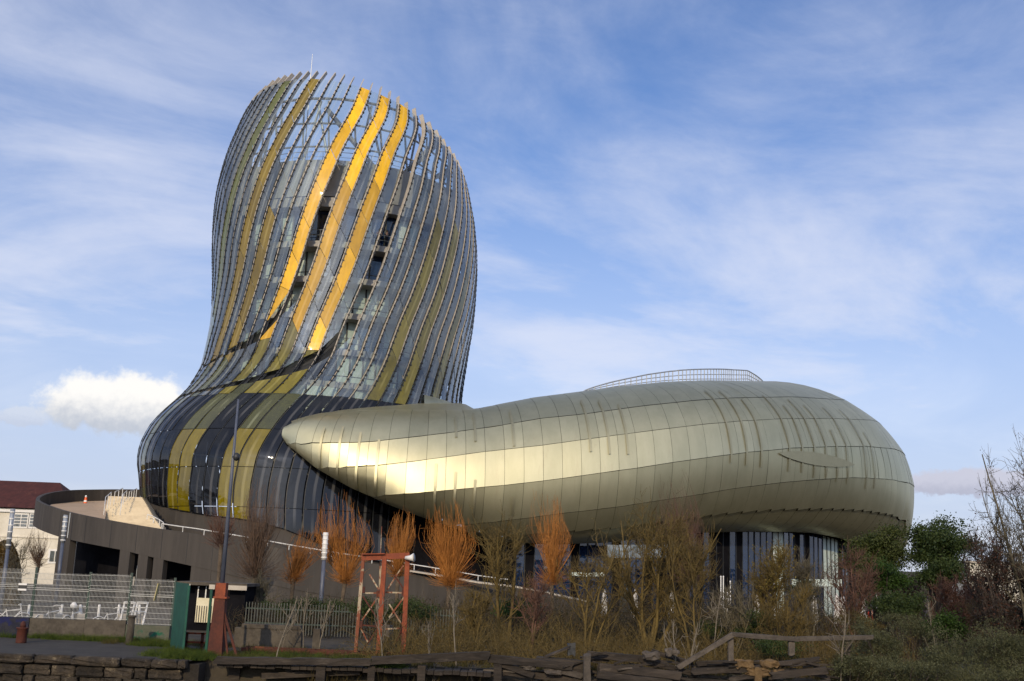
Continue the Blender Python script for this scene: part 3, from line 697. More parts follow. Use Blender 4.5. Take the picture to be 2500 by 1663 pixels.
def shell_setup():
    pts = [at(x, ti(T_BEL, x), D)[:2] for x, D in PATH]
    e = pts[-1]; R = 24.
    c = e + np.array([-R, 2.0])
    for a in range(15, 150, 15): pts.append(c + R * np.array([math.cos(math.radians(a)), math.sin(math.radians(a))]))
    pts = np.array(pts); L = np.concatenate([[0], np.cumsum(np.linalg.norm(np.diff(pts, axis=0), axis=1))])
    s = np.arange(0, L[-1], .2); X = np.stack([np.interp(s, L, pts[:, i]) for i in range(2)], 1)
    for _ in range(4):
        k = np.ones(21) / 21
        X = np.stack([np.convolve(np.pad(X[:, i], 10, mode='reflect', reflect_type='odd'), k, 'valid') for i in range(2)], 1)
    T = np.gradient(X, axis=0); T /= np.linalg.norm(T, axis=1, keepdims=True)
    return s, X, T
SS, SX, ST = shell_setup()
NPHI = 121
def shell_section(s):
    """section at path length s -> polyline (NPHI,3) from ridge (0) to lower edge (-1)"""
    B = np.array([np.interp(s, SS, SX[:, i]) for i in range(2)]); T = np.array([np.interp(s, SS, ST[:, i]) for i in range(2)]); T /= np.linalg.norm(T)
    N = np.array([-T[1], T[0]])
    i = float(s)
    # pixel of the belly
    zb = 12.
    for _ in range(6):
        x = proj(np.array([B[0], B[1], zb]))[0]; xx = min(x, 2229.) if i < S_FRONT else 2229.
        zb = at(xx, ti(T_BEL, xx), B[1])[2] if i < S_FRONT else ZB_END
    ain = float(np.interp(xx, [684, 720, 760, 850, 1000, 1130, 1300, 1500, 1700, 2000], [.3, 1.4, 2.8, 4.6, 6.0, 7.0, 8.2, 9.4, 10.6, 13.])) if i < S_TOP else float(min(14., 11.6 + (i - S_TOP) * .16))
    alo = float(np.interp(xx, [684, 760, 850, 1000, 1130, 1300, 1500, 1700, 2000], [.2, .5, 1.0, 2.2, 3.2, 4.2, 5.0, 5.4, 5.4])) if i < S_TOP else float(np.interp(i, [S_TOP, S_TOP + 6, S_FRONT], [5.4, 5.2, 3.8]))
    def edge(tab, inn, lim, zend):
        q = B + N * inn; z = zb
        if i > lim: return zend + min(2.2, (i - lim) * .11) if tab is T_TOP else max(.3, zend - (i - lim) * .9 - max(0., i - lim - 1.5) * 1.2)
        for _ in range(6):
            x = proj(np.array([q[0], q[1], z]))[0]; z = at(x, ti(tab, x), q[1])[2]
        return z
    zt = edge(T_TOP, ain, S_TOP, ZT_END); zl = edge(T_BOT, alo, S_BOT, ZL_END)
    if i > S_BOT: alo = alo + max(0., ZL_END - zl) * .95
    if zt < zb + .05: zt = zb + .05
    if zl > zb - .05: zl = zb - .05
    f = np.linspace(math.pi / 2, -math.pi / 2, NPHI); sn = np.sin(f); cs = np.cos(f)
    ex = 1.0
    up = f >= 0
    inn = np.where(up, ain, alo) * (1 - np.abs(cs) ** ex); z = np.where(up, zb + (zt - zb) * np.abs(sn) ** 1.0, zb - (zb - zl) * np.abs(sn))
    P = np.stack([B[0] + N[0] * inn, B[1] + N[1] * inn, z], 1)
    return P, N
S_FRONT = S_TOP = S_BOT = 1e9; ZB_END = ZT_END = ZL_END = 10.
def _find_s(xpx):
    for s in np.arange(0, SS[-1], .5):
        B = np.array([np.interp(s, SS, SX[:, i]) for i in range(2)])
        if proj(np.array([B[0], B[1], 13.]))[0] > xpx: return s
    return SS[-1]
s1, s2, s3 = _find_s(1860), _find_s(2210), _find_s(2222)
p_, _ = shell_section(s1); ZT_END = p_[0, 2]
p_, _ = shell_section(s2); ZL_END = p_[-1, 2]
p_, _ = shell_section(s3); ZB_END = p_[NPHI // 2, 2]
S_FRONT, S_TOP, S_BOT = s3, s1, s2
COLW = 1.62
SECT = {}
def sect(s):
    k = round(float(s), 3)
    if k not in SECT: SECT[k] = shell_section(s)
    return SECT[k]
def seam_params(s):
    """section parameter index (float) of each horizontal seam"""
    P, _ = sect(s); px = proj(P); out = [0.]
    if s < S_FRONT - .5:
        for t in SEAMS:
            d = px[:, 1] - ti(t, px[:, 0])            # grows downwards
            i = np.argmax(d > 0) if (d > 0).any() else NPHI - 1
            if i == 0: out.append(0.); continue
            w = -d[i - 1] / (d[i] - d[i - 1]) if (d > 0).any() else 1.
            out.append(i - 1 + w)
        seam_params.last = out[1:]
    else: out += seam_params.last
    out.append(NPHI - 1.)
    return np.minimum(np.maximum.accumulate(out), NPHI - 1.)
def sec_at(s, fi):
    P, _ = sect(s); fi = np.asarray(fi, float); return np.stack([np.interp(fi, np.arange(NPHI), P[:, a]) for a in range(3)], -1)
def build_shell():
    cols = np.arange(0.15, SS[-1] - 1, COLW); n = len(cols)
    sp = [seam_params(c) for c in cols]
    rng_p = np.random.default_rng(31)
    OFFB = [.015, .02, .05, .03, .16, .05]
    for c in range(n - 1):
        for r in range(6):
            a0, a1 = sp[c][r], sp[c][r + 1]; b0, b1 = sp[c + 1][r], sp[c + 1][r + 1]
            if a1 - a0 < .35 and b1 - b0 < .35: continue
            t = np.linspace(0, 1, 7); us = np.linspace(0, 1, 4); G = np.empty((7, 4, 3))
            for ui, u in enumerate(us):
                s = cols[c] + (cols[c + 1] - cols[c]) * (.008 + u * .984)
                f0 = a0 + (b0 - a0) * u; f1 = a1 + (b1 - a1) * u
                jg = 1.6 if cols[c] < S_BOT - 2 else .5
                if r == 4: f1 = f1 + (.5 - u) * jg
                if r == 5: f0 = f0 + (.5 - u) * jg
                f1 = min(f1, NPHI - 1); fm = f0 + (f1 - f0) * (t * .985 + .0075)
                Q = sec_at(s, fm); ch = Q[0] * (1 - t[:, None]) + Q[-1] * t[:, None]
                w = (.15, .35, .45, .4, .2, .1)[r]
                Q = Q * (1 - w) + ch * w
                _, N = sect(s); Q[:, :2] -= N * (OFFB[r] * t + .0)[:, None]
                G[:, ui] = Q
            tl = rng_p.normal(0, .005, 3); nv = -np.append(sect(cols[c])[1], -.3); G = G + nv * (tl[0] * (us[None, :] - .5) * 2 + tl[1] * (t[:, None] - .5) * 2 + tl[2] * np.sin(math.pi * us)[None, :] * np.sin(math.pi * t)[:, None])[..., None]
            b = MB(); b.grid(G)
            # thin returns at the panel's foot and side so that edges show depth
            Ns = np.append(sect(cols[c])[1], 0.); b.add([G[-1, 0], G[-1, -1], G[-1, -1] + Ns * .14, G[-1, 0] + Ns * .14], [(0, 1, 2, 3)])
            b.build('cladding_panel', M['champ'], museum, smooth=True)
    # dark backing seen in the joints
    G = []
    for s in cols:
        P, N = sect(s); tg = np.gradient(P, axis=0); tg /= np.linalg.norm(tg, axis=1, keepdims=True); sd = np.array([-N[1], N[0], 0.]); nn = np.cross(tg, sd); nn *= np.sign((nn[:, :2] @ N) - nn[:, 2] * np.sin(np.linspace(math.pi / 2, -math.pi / 2, NPHI)) * 3)[:, None]; Q = (P + nn * (float(np.interp(s, [0, 3, 10], [.06, .3, .45])) if s < S_BOT - 3 else .7))[::4]; G.append(Q)
    b = MB(); b.grid(np.stack(G, 0)); b.build('shell_backing', M['gasket'], museum, smooth=True)
    # roof behind the ridge
    G = []
    for s in cols:
        P, N = sect(s); r0 = P[0]; row = []
        lim = float(np.interp(s, [0, 8, 16, 24], [.4, 1.2, 2.5, 15.]))
        for d, h in ((-.02, -.01), (.8, -.04), (2., -.15), (5., -.5), (lim if lim > 5.2 else 5.2, -.9)):
            d = min(d, lim); row.append(r0 + np.array([N[0] * d, N[1] * d, h]))
        G.append(row)
    b = MB(); b.grid(np.array(G)); b.build('shell_roof', M['champ'], museum, smooth=True)
    # underside return from the lower edge to the glass line
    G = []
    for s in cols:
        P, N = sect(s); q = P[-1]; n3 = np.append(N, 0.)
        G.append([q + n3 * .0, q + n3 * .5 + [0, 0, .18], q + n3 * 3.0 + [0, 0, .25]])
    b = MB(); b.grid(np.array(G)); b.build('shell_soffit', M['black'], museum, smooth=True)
    # printed vertical stripes (flat print on the panels)
    za = lambda p: (660 + p[0] * .3564, 880 + p[1] * .3564); zb_ = lambda p: (1300 + p[0] * .4243, 880 + p[1] * .4243)
    st = [(za(a), za(b)) for a, b in (((300, 460), (330, 740)), ((560, 450), (520, 870)), ((680, 490), (620, 900)), ((790, 540), (735, 930)), ((1110, 700), (1095, 1090)), ((1240, 770), (1232, 1090)), ((1380, 820), (1375, 1090)), ((1655, 935), (1655, 1060)), ((1275, 380), (1262, 520)), ((1395, 360), (1390, 550)), ((1630, 340), (1660, 590)), ((2095, 270), (2198, 630)), ((2210, 280), (2328, 640)))]
    st += [(zb_(a), zb_(b)) for a, b in (((335, 230), (447, 540)), ((460, 250), (552, 545)), ((900, 170), (1125, 590)), ((990, 170), (1205, 605)), ((1150, 225), (1288, 612)), ((1240, 195), (1440, 640)), ((1390, 250), (1512, 650)), ((1520, 225), (1645, 670)), ((1600, 250), (1710, 680)), ((1690, 260), (1830, 710)), ((1800, 280), (1930, 740)), ((1945, 410), (1980, 740)), ((1740, 390), (1770, 700)))]
    mids = (cols[:-1] + cols[1:]) / 2; pm = [proj(sec_at(s, np.arange(NPHI))) for s in mids]
    for (p, q) in st:
        best = None
        for i, P in enumerate(pm):
            if mids[i] > S_FRONT: continue
            j = np.argmin(np.abs(P[:, 1] - q[1])); d = abs(P[j, 0] - q[0])
            if best is None or d < best[0]: best = (d, i, j)
        i = best[1]; j0 = int(np.argmin(np.abs(pm[i][:, 1] - p[1]))); j1 = best[2]
        if j1 - j0 < 3: continue
        f = np.linspace(j0, j1, 14); wv = .10
        A = sec_at(mids[i] - wv, f); Bq = sec_at(mids[i] + wv, f); _, N = sect(mids[i])
        for Q in (A, Bq): Q[:, :2] -= N * .085
        b = MB(); b.grid(np.stack([A, Bq], 1)); b.build('printed_stripe', M['champdark'], museum, smooth=True)
    # long leaf-shaped dark decal
    x = np.linspace(0, 1, 22); up, lo = [], []
    for t in x:
        xc = 1901 + t * 182; yc = 1107 + t * 28; h = 15 * (math.sin(math.pi * t) ** .7) + .4
        for lst, dy in ((up, -h), (lo, h)):
            bs = None
            for i in range(len(mids)):
                if mids[i] > S_FRONT: break
                j = np.argmin(np.abs(pm[i][:, 1] - (yc + dy))); d = pm[i][j, 0] - xc
                if d > 0: 
                    i0 = max(i - 1, 0); j0 = np.argmin(np.abs(pm[i0][:, 1] - (yc + dy))); w = (xc - pm[i0][j0, 0]) / max(pm[i][j, 0] - pm[i0][j0, 0], 1e-3)
                    s = mids[i0] * (1 - w) + mids[i] * w; P = proj(sec_at(s, np.arange(NPHI))); jj = float(np.interp(yc + dy, P[:, 1], np.arange(NPHI)))
                    q = sec_at(s, jj); q[:2] -= sect(s)[1] * .14; bs = q; break
            lst.append(bs)
    b = MB(); b.grid(np.stack([np.array(up), np.array(lo)], 1)); b.build('oval_decal', M['champdark'], museum, smooth=True)
    # roof railing
    rs = [s for s in np.arange(0, SS[-1], .4)]; sel = []
    for s in rs:
        P, N = sect(s); q = P[0] + np.append(N * 1.6, -.02); x = proj(q)[0]
        if 1400 < x and s < S_TOP + 34: sel.append(q)
    sel = np.array(sel[2:])
    rail = MB(); hh = .08 + 1.42 * np.sin(math.pi * np.arange(len(sel)) / max(1, len(sel) - 1)) ** .6
    for f_, r_ in ((1., .045), (.62, .028), (.3, .028)): rail.tube(sel + np.stack([0 * hh, 0 * hh, hh * f_], 1), r_ * 1.5, 5)
    rr = rail.build('roof_railing', M['steel'], museum)
    for i in range(0, len(sel), 2):
        b = MB(); b.tube([sel[i] - [0, 0, .25], sel[i] + [0, 0, hh[i]]], .055, 5); b.build('railing_post', M['steel'], rr)
    # base glazing
    gs = np.arange(20, SS[-1], .86); prev = None; rng = random.Random(2)
    for i, s in enumerate(gs):
        P, N = sect(s); q = P[-1]; pos = q[:2] + N * 1.3; zt = q[2] + .1
        cur = np.array([pos[0], pos[1], zt])
        if prev is not None:
            x = proj(cur)[0]
            if x > 1240 or s > S_FRONT:
                for (za_, zb__, mt) in ((.15, min(prev[2], cur[2]) , None),):
                    b = MB(); t_ = rng.uniform(-.03, .03); b.add([(prev[0], prev[1], za_), (cur[0] + N[0] * t_, cur[1] + N[1] * t_, za_), (cur[0] - N[0] * t_, cur[1] - N[1] * t_, cur[2]), (prev[0], prev[1], prev[2])], [(0, 1, 2, 3)], 0)
                    b.beam((prev[0], prev[1], za_), (prev[0], prev[1], prev[2]), .07, .16, mi=1, up=(N[0], N[1], 0)); b.uv = [(0, 0)] * len(b.v)
                    r = rng.random(); mt = 'curtain' if (2010 < x < 2050 or 1895 < x < 1915 or False) else ('blue' if r < .55 else 'window' if r < .68 else 'black')
                    b.build('entrance_window', [M[mt], M['gasket']], museum)
        prev = cur
    # inner wall so the ground floor is not see-through
    G = []
    for s in cols:
        P, N = sect(s); q = P[-1]; pos = q[:2] + N * 5.; G.append([(pos[0], pos[1], 0.), (pos[0], pos[1], q[2] + .6)])
    b = MB(); b.grid(np.array(G)); b.build('inner_wall', M['black'], museum)
    # pale upper window band behind the trees, glass balustrades
    def band(x0, x1, y0, y1, D, nm, mt, step):
        x = x0
        while x < x1 - 2:
            a, c = at(x + 1, y0, D), at(min(x + step, x1) - 1, y1, D); b = MB()
            b.box(((a[0] + c[0]) / 2, D, (a[2] + c[2]) / 2), (c[0] - a[0], .06, a[2] - c[2])); b.uv = [(0, 0)] * len(b.v); b.build(nm, M[mt], museum); x += step
    band(1482, 1680, 1330, 1362, 97.6, 'upper_window', 'paleblue', 29)
    band(1392, 1476, 1397, 1408, 90., 'glass_balustrade', 'curtain', 56)
    band(1932, 2056, 1414, 1432, 98., 'glass_balustrade', 'curtain', 18)
    # apron from the shell's ridge up to the tower glass
    lo, hi = [], []
    for s in np.arange(.6, SS[-1], .5):
        P, N = sect(s); x = proj(P[0])[0]
        if x > 1165: break
        xx = min(x, 1121.); y = float(np.interp(xx, [684, 703, 749, 797, 871, 963, 1039, 1124], [1051, 1034, 1018, 1008, 998, 989, 984, 984])); ph_, z_ = inv(xx, y)
        lo.append(P[0] + [0, 0, .0]); hi.append(tower(np.radians(ph_), np.array(z_), .05))
    lo, hi = np.array(lo), np.array(hi); mid = lo * .45 + hi * .55 + [0, 0, .12]
    k = np.ones(5) / 5
    hi = np.stack([np.convolve(np.pad(hi[:, i], 2, mode='edge'), k, 'valid') for i in range(3)], 1)
    b = MB(); b.grid(np.stack([lo, mid, hi], 0)); b.build('roof_apron', M['champ'], museum, smooth=True)
    z1 = hi[-1, 2] - .55; ph = np.radians(np.linspace(50, 120, 40)); b = MB(); b.grid(np.stack([tower(ph, np.full(40, z1 - 1.2), .35), tower(ph, np.full(40, z1 + .05), .22), tower(ph, np.full(40, z1 + .05), -.3)], 0)); b.build('roof_ledge', M['champ'], museum, smooth=True)
    rng = random.Random(4)
    for i in range(26):
        x = 830 + i * 10.5 + rng.uniform(-4, 4); y = np.interp(x, [830, 960, 1120], [1012, 1006, 995]) + rng.uniform(-7, 6); D = float(np.interp(x, [830, 1120], [96.5, 101.]))
        a = at(x, y, D); w = rng.uniform(.5, 1.2); h = rng.uniform(.12, .3); b = MB()
        b.add([a, a + [w, .1, -h * .6], a + [w * .95, .9, h * .2], a + [w * .2, .7, h]], [(0, 1, 2, 3), (0, 3, 2), (0, 2, 1)]); b.build('vent_fin', M['champ'] if rng.random() < .65 else M['gasket'], museum)
build_shell()

# ================================================================== THE SETTING
def build_ground():
    # one sheet from the quay edge to the horizon, and the river below it
    xs = [-3000, -400, -60, -9.55, -9.5, 30, 60, 400, 3000]
    def edge(x): return 36.25 if x <= -9.55 else 37.4
    ys = [0., 3., 8., 20., 60., 200., 800., 4000.]
    G = np.array([[(x, edge(x) + d, 0.0 if d < 30 else 0.0) for x in xs] for d in ys])
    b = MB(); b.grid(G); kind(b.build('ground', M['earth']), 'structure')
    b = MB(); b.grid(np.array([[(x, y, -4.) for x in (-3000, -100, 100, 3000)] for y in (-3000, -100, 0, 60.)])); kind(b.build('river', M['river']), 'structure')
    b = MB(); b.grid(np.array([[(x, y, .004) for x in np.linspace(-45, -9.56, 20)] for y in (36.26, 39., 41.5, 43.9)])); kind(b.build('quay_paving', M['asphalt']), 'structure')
    # far bank behind the viewer and beyond the site
    rng = np.random.default_rng(1)
    for nm, y0, h in (('far_bank', -420., 11.), ('wooded_bank', 620., 13.)):
        x = np.linspace(-1500, 1500, 260); hh = h * (.55 + .45 * np.convolve(rng.random(260), np.ones(5) / 5, 'same') * 2)
        sgn = 1 if y0 > 0 else -1
        G = np.stack([np.stack([x, np.full_like(x, y0), np.full_like(x, -4.5)], 1), np.stack([x, np.full_like(x, y0 + sgn * 6), hh * .7], 1), np.stack([x, np.full_like(x, y0 + sgn * 25), hh], 1), np.stack([x, np.full_like(x, y0 + sgn * 90), hh * 0 - 4.5], 1)], 0)
        b = MB(); b.grid(G); kind(b.build(nm, rough_mat('far_wood', (.035, .036, .022), (.075, .068, .045), .05, .95, bump=0)), 'structure')
build_ground()

def rough_block(rng, sx, sy, sz, bev=.03, jit=.03):
    """a hewn stone about the origin"""
    bm = bmesh.new(); bmesh.ops.create_cube(bm, size=1.)
    bmesh.ops.scale(bm, vec=(sx, sy, sz), verts=bm.verts)
    bmesh.ops.bevel(bm, geom=list(bm.edges), offset=bev, segments=1, affect='EDGES'); bmesh.ops.subdivide_edges(bm, edges=[e_ for e_ in bm.edges if e_.calc_length() > .12], cuts=2, use_grid_fill=True)
    for v in bm.verts: v.co += Vector((rng.uniform(-jit, jit), rng.uniform(-jit, jit), rng.uniform(-jit, jit) * .7))
    vs = [tuple(v.co) for v in bm.verts]; bm.verts.index_update(); fs = [tuple(v.index for v in f.verts) for f in bm.faces]; bm.free(); return vs, fs

def build_quay():
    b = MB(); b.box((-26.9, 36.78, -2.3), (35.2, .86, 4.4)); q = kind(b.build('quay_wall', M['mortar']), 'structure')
    rng = random.Random(12); meshes = {}
    x0 = -19.5; z = -.02
    for course, (hgt, wmin, wmax) in enumerate(((.26, .7, 1.7), (.30, .35, 1.1), (.27, .3, .8), (.31, .35, .9), (.29, .3, .8))):
        x = x0 - rng.uniform(0, .5)
        while x < -9.75:
            w = rng.uniform(wmin, wmax); w = min(w, -9.62 - x)
            if w < .2: break
            if not (course > 0 and rng.random() < .06):
                key = (course, rng.randrange(5)); sx = round(w, 1)
                if key not in meshes: meshes[key] = rough_block(rng, 1., .5, hgt - .015, .04, .03)
                vs, fs = meshes[key]; bb = MB()
                c = (x + w / 2, 36.38 + rng.uniform(-.10, .08) + (0 if course else -.06), z - hgt / 2 + (0 if course else .045))
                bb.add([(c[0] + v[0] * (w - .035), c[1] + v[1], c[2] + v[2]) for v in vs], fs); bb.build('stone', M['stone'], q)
            x += w
        z -= hgt
build_quay()

# ------------------------------------------------------------------ ramp, terrace and stairs
RAMP_OUT = [(343, 1195.5, 107), (271, 1194.6, 106), (170, 1196, 102), (119, 1202, 97.5), (95, 1209, 94), (84, 1219, 91), (95, 1226, 88.5), (119, 1236, 86), (170, 1251.5, 83.5), (254, 1268, 81), (325, 1281, 79.6), (436, 1298, 78.4), (481, 1304, 78), (600, 1324, 77.4), (700, 1342, 77), (800, 1359, 77), (1000, 1390, 77.6), (1100, 1406, 78), (1165, 1418, 78.6), (1255, 1430, 79.4), (1339, 1447, 80.5), (1432, 1466, 82), (1500, 1480, 83)]
def build_ramp():
    P = np.array([at(*p) for p in RAMP_OUT]); L = np.concatenate([[0], np.cumsum(np.linalg.norm(np.diff(P, axis=0), axis=1))])
    s = np.arange(0, L[-1], .8); Q = np.stack([np.interp(s, L, P[:, i]) for i in range(3)], 1)
    Q = np.stack([np.convolve(np.pad(Q[:, i], 2, mode='reflect', reflect_type='odd'), np.ones(5) / 5, 'valid') for i in range(3)], 1)
    T = np.gradient(Q, axis=0); T[:, 2] = 0; T /= np.linalg.norm(T, axis=1, keepdims=True); N = np.stack([-T[:, 1], T[:, 0], 0 * T[:, 0]], 1)   # inward: left of travel (towards the tower)
    ramp = empty('access_ramp', (float(Q[40, 0]), float(Q[40, 1]), 0.), 'dark concrete ramp curling up to the terrace beside the glass tower', 'ramp')
    h_out = np.interp(proj(Q)[:, 0], [0, 120, 300, 480, 700, 1500], [2.05, 1.95, 1.85, 2.15, 2.5, 2.6]); h_out = np.minimum(h_out, Q[:, 2] + .3)
    lo = Q - np.stack([0 * h_out, 0 * h_out, h_out], 1)
    # outer parapet wall with thickness, split at its casting joints
    n = len(Q); step = 9
    for i in range(0, n - 1, step):
        j = min(i + step, n - 1); sl_ = slice(i, j + 1)
        G = np.stack([lo[sl_], Q[sl_], Q[sl_] + N[sl_] * .28, Q[sl_] + N[sl_] * .28 - [0, 0, 1.1]], 0)
        if j < n - 1: G[:, -1] = G[:, -1] * .999 + G[:, -2] * .001
        b = MB(); b.grid(G); b.build('parapet_wall', M['concrete'], ramp)
    # deck sheet
    W_ = np.interp(s, [0, 12, 30, 45, s[-1]], [3.5, 4., 6., 5., 4.])
    zoff = np.array([0, 0, 1.]) 
    dk = Q + N * .27 - [0, 0, 1.05]; dk2 = Q + N * W_[:, None] - [0, 0, 1.02]
    dk3 = Q + N * .27 - [0, 0, 1.05] - np.stack([0 * h_out, 0 * h_out, np.minimum(h_out - 1.1, .7)], 1)
    b = MB(); b.grid(np.stack([dk, dk2], 0)); b.build('ramp_deck', M['deck'], ramp)
    b = MB(); b.grid(np.stack([lo, lo + N * 6 - [0, 0, -.1]], 0)); b.build('ramp_soffit', M['concrete'], ramp)
    # upper terrace deck inside the curl
    ter = [at(343, 1222, 104), at(200, 1226, 102.5), at(125, 1231, 96), at(115, 1238, 92), at(140, 1246, 87.5), at(200, 1258, 84.5), at(256, 1268, 82.6), at(262, 1240, 92.), at(264, 1219, 98.), at(343, 1217, 100.)]
    b = MB(); c = np.mean(ter, axis=0); b.add(list(ter) + [c], [(i, (i + 1) % len(ter), len(ter)) for i in range(len(ter))]); b.build('terrace_deck', M['deck'], ramp)
    # wall under the foot of the tower and the upper retaining wall
    ph = np.radians(np.linspace(-120, 40, 60)); zb = np.interp(np.degrees(ph), BOT[:, 0], BOT[:, 1])
    up = tower(ph, zb + .02, -.25); up2 = up.copy(); up2[:, 2] -= 1.3; dn = tower(ph, zb, .5); dn[:, 2] = np.maximum(zb - 1.4, 0.5); gd = dn.copy(); gd[:, 2] = 0
    b = MB(); b.grid(np.stack([up, up2, dn, gd], 0)); b.build('foot_wall', M['concrete'], ramp)
    # lower facade: piers and dark bays under the outer wall
    xs = [(141, 152), (178, 302), (323, 346), (367, 383), (405, 480), (520, 1180)]
    back = Q + N * 3.4; b = MB(); bb = back.copy(); bb[:, 2] = np.maximum(lo[:, 2] - .05, .05); b0 = bb.copy(); b0[:, 2] = 0
    sel = proj(Q)[:, 0]; m_ = (np.arange(n) > np.argmin(sel)) 
    b.grid(np.stack([bb[m_], b0[m_]], 0)); b.build('undercroft_wall', M['black'], ramp)
    fi = np.argmin(sel); xcur = sel[fi:]; Qs = Q[fi:]; los = lo[fi:]; Ns = N[fi:]
    def at_x(x, A): return np.array([np.interp(x, xcur, A[:, i]) for i in range(3)])
    for (a, c) in ((150, 178), (300, 324), (345, 368), (382, 406), (474, 522)):
        p, q = at_x(a, los), at_x(c, los); nn = at_x((a + c) / 2, Ns); b = MB()
        v = []
        for r in (p, q):
            for d in (.02, .55):
                w = r + nn * d; v += [(w[0], w[1], 0.), (w[0], w[1], r[2] + .06)]
        b.add(v, [(0, 4, 5, 1), (2, 3, 7, 6), (0, 1, 3, 2), (4, 6, 7, 5)]); b.build('pier', M['concrete'], ramp)
    for (a, c) in ((520, 700), (700, 900), (900, 1200)):
        xs_ = np.linspace(a, c, 8); A = np.array([at_x(x, los) for x in xs_]); Nn = np.array([at_x(x, Ns) for x in xs_]); A = A + Nn * .05; A0 = A.copy(); A0[:, 2] = np.maximum(A[:, 2] - .9, 0) if a > 600 else 0
        A[:, 2] += .05; b = MB(); b.grid(np.stack([A0, A], 0)); b.build('lower_wall', M['concrete'], ramp)
    # glazed doors and fittings inside the large bay
    for x, z1_, w in ((215, 2.6, .07), (238, 2.6, .07), (262, 2.6, .07), (284, 2.6, .07), (430, 2.2, .06), (452, 2.2, .06)):
        p = at_x(x, Qs) + at_x(x, Ns) * 3.1; b = MB(); b.box((p[0], p[1], z1_ / 2), (w, .08, z1_)); b.build('door_mullion', M['steel'], ramp)
    for x, z0_, w, h in ((250, 1.5, .5, .6), (275, 1.3, .3, .9), (225, 1.6, .35, .35)):
        p = at_x(x, Qs) + at_x(x, Ns) * 3.05; b = MB(); b.box((p[0], p[1], z0_), (w, .05, h)); b.build('door_notice', M['slab'], ramp)
    # formwork joints on the outer wall
    for x in np.arange(150, 1000, 62.):
        p = at_x(x, Qs); q = at_x(x, los); nn = at_x(x, Ns); b = MB(); b.beam(p - nn * .004 - [0, 0, .05], q - nn * .004 + [0, 0, .05], .035, .012, up=nn); b.build('wall_joint', M['gasket'], ramp)
    # pale strip and downpipe on the curl
    p = at(172, 1252, 82.9); b = MB(); b.beam(p, p - [.0, 0, 1.8], .07, .05); b.build('downpipe', M['steel'], ramp)
    # white hand rail along the inner kerb
    rp = [(390, 1279), (440, 1291), (482, 1292), (510, 1302), (515, 1290), (560, 1300), (620, 1309), (660, 1317), (740, 1331), (790, 1346), (850, 1352), (960, 1368), (1010, 1382), (1080, 1394), (1165, 1413), (1255, 1424), (1340, 1440)]
    pxs, pys = [p[0] for p in RAMP_OUT[8:]], [p[1] for p in RAMP_OUT[8:]]; R = np.array([at(x, float(np.interp(x, pxs, pys)) - 13, 79.4 if x < 900 else 79.9) for x in np.linspace(395, 1240, 60)]); b = MB(); b.tube(R, .035, 5); rl = b.build('ramp_handrail', M['whitesteel'], ramp)
    Lr = np.concatenate([[0], np.cumsum(np.linalg.norm(np.diff(R, axis=0), axis=1))])
    for d in np.arange(0, Lr[-1], 1.5):
        p = np.array([np.interp(d, Lr, R[:, i]) for i in range(3)]); b = MB(); b.tube([p, p - [0, 0, 1.3]], .028, 5); b.build('rail_post', M['whitesteel'], rl)
    # pale coping ledge lower on the ramp
    C = np.array([at(x, y, 77.3) for x, y in ((1000, 1396), (1100, 1412), (1165, 1424), (1255, 1434), (1339, 1450), (1432, 1470))]); b = MB()
    b.grid(np.stack([C, C + [0, 0, .10], C + [0, .5, .12]], 0)); b.build('coping', M['concpale'], ramp)
    # stairs
    st = empty('stone_stairs', at(330, 1285, 84), 'cream stone stairs with white rails rising from the ramp to the terrace', 'stairs')
    p0, p1 = at(345, 1290, 83.), at(300, 1214, 98.0); nst = 20
    for i in range(nst):
        t = i / nst; c = p0 + (p1 - p0) * t; xl_, xr_ = np.interp(t, [0, .5, 1], [258, 260, 264]), np.interp(t, [0, .4, 1], [398, 372, 343]); w = (xr_ - xl_) / F * c[1]; rise = (p1[2] - p0[2]) / nst; run = (p1[1] - p0[1]) / nst
        cx = at((xl_ + xr_) / 2, 1250, c[1])[0]
        b = MB(); b.box((cx, c[1] + run / 2, c[2] + rise - .45), (w, run * 1.6, .9)); b.build('step', M['stair'], st)
    def rail(pts, D0, D1, posts, h=0.95):
        R = np.array([at(x, y, D0 + (D1 - D0) * i / (len(pts) - 1)) for i, (x, y) in enumerate(pts)]); b = MB(); b.tube(R, .035, 5); r = b.build('handrail', M['whitesteel'], st)
        Lr = np.concatenate([[0], np.cumsum(np.linalg.norm(np.diff(R, axis=0), axis=1))])
        for d in np.linspace(0, Lr[-1], posts):
            p = np.array([np.interp(d, Lr, R[:, i]) for i in range(3)]); b = MB(); b.tube([p, p - [0, 0, h + .4]], .03, 5); b.build('rail_post', M['whitesteel'], r)
    rail([(256, 1232), (258, 1214), (272, 1202)], 86, 92, 5, 1.2); rail([(281, 1201), (300, 1192)], 93, 97, 3, 1.2)
    rail([(296, 1228), (300, 1208), (310, 1198)], 88, 95, 4); rail([(316, 1201), (334, 1193)], 96, 99, 4)
    rail([(360, 1256), (376, 1262), (391, 1270), (399, 1276)], 86, 82.5, 4)
build_ramp()

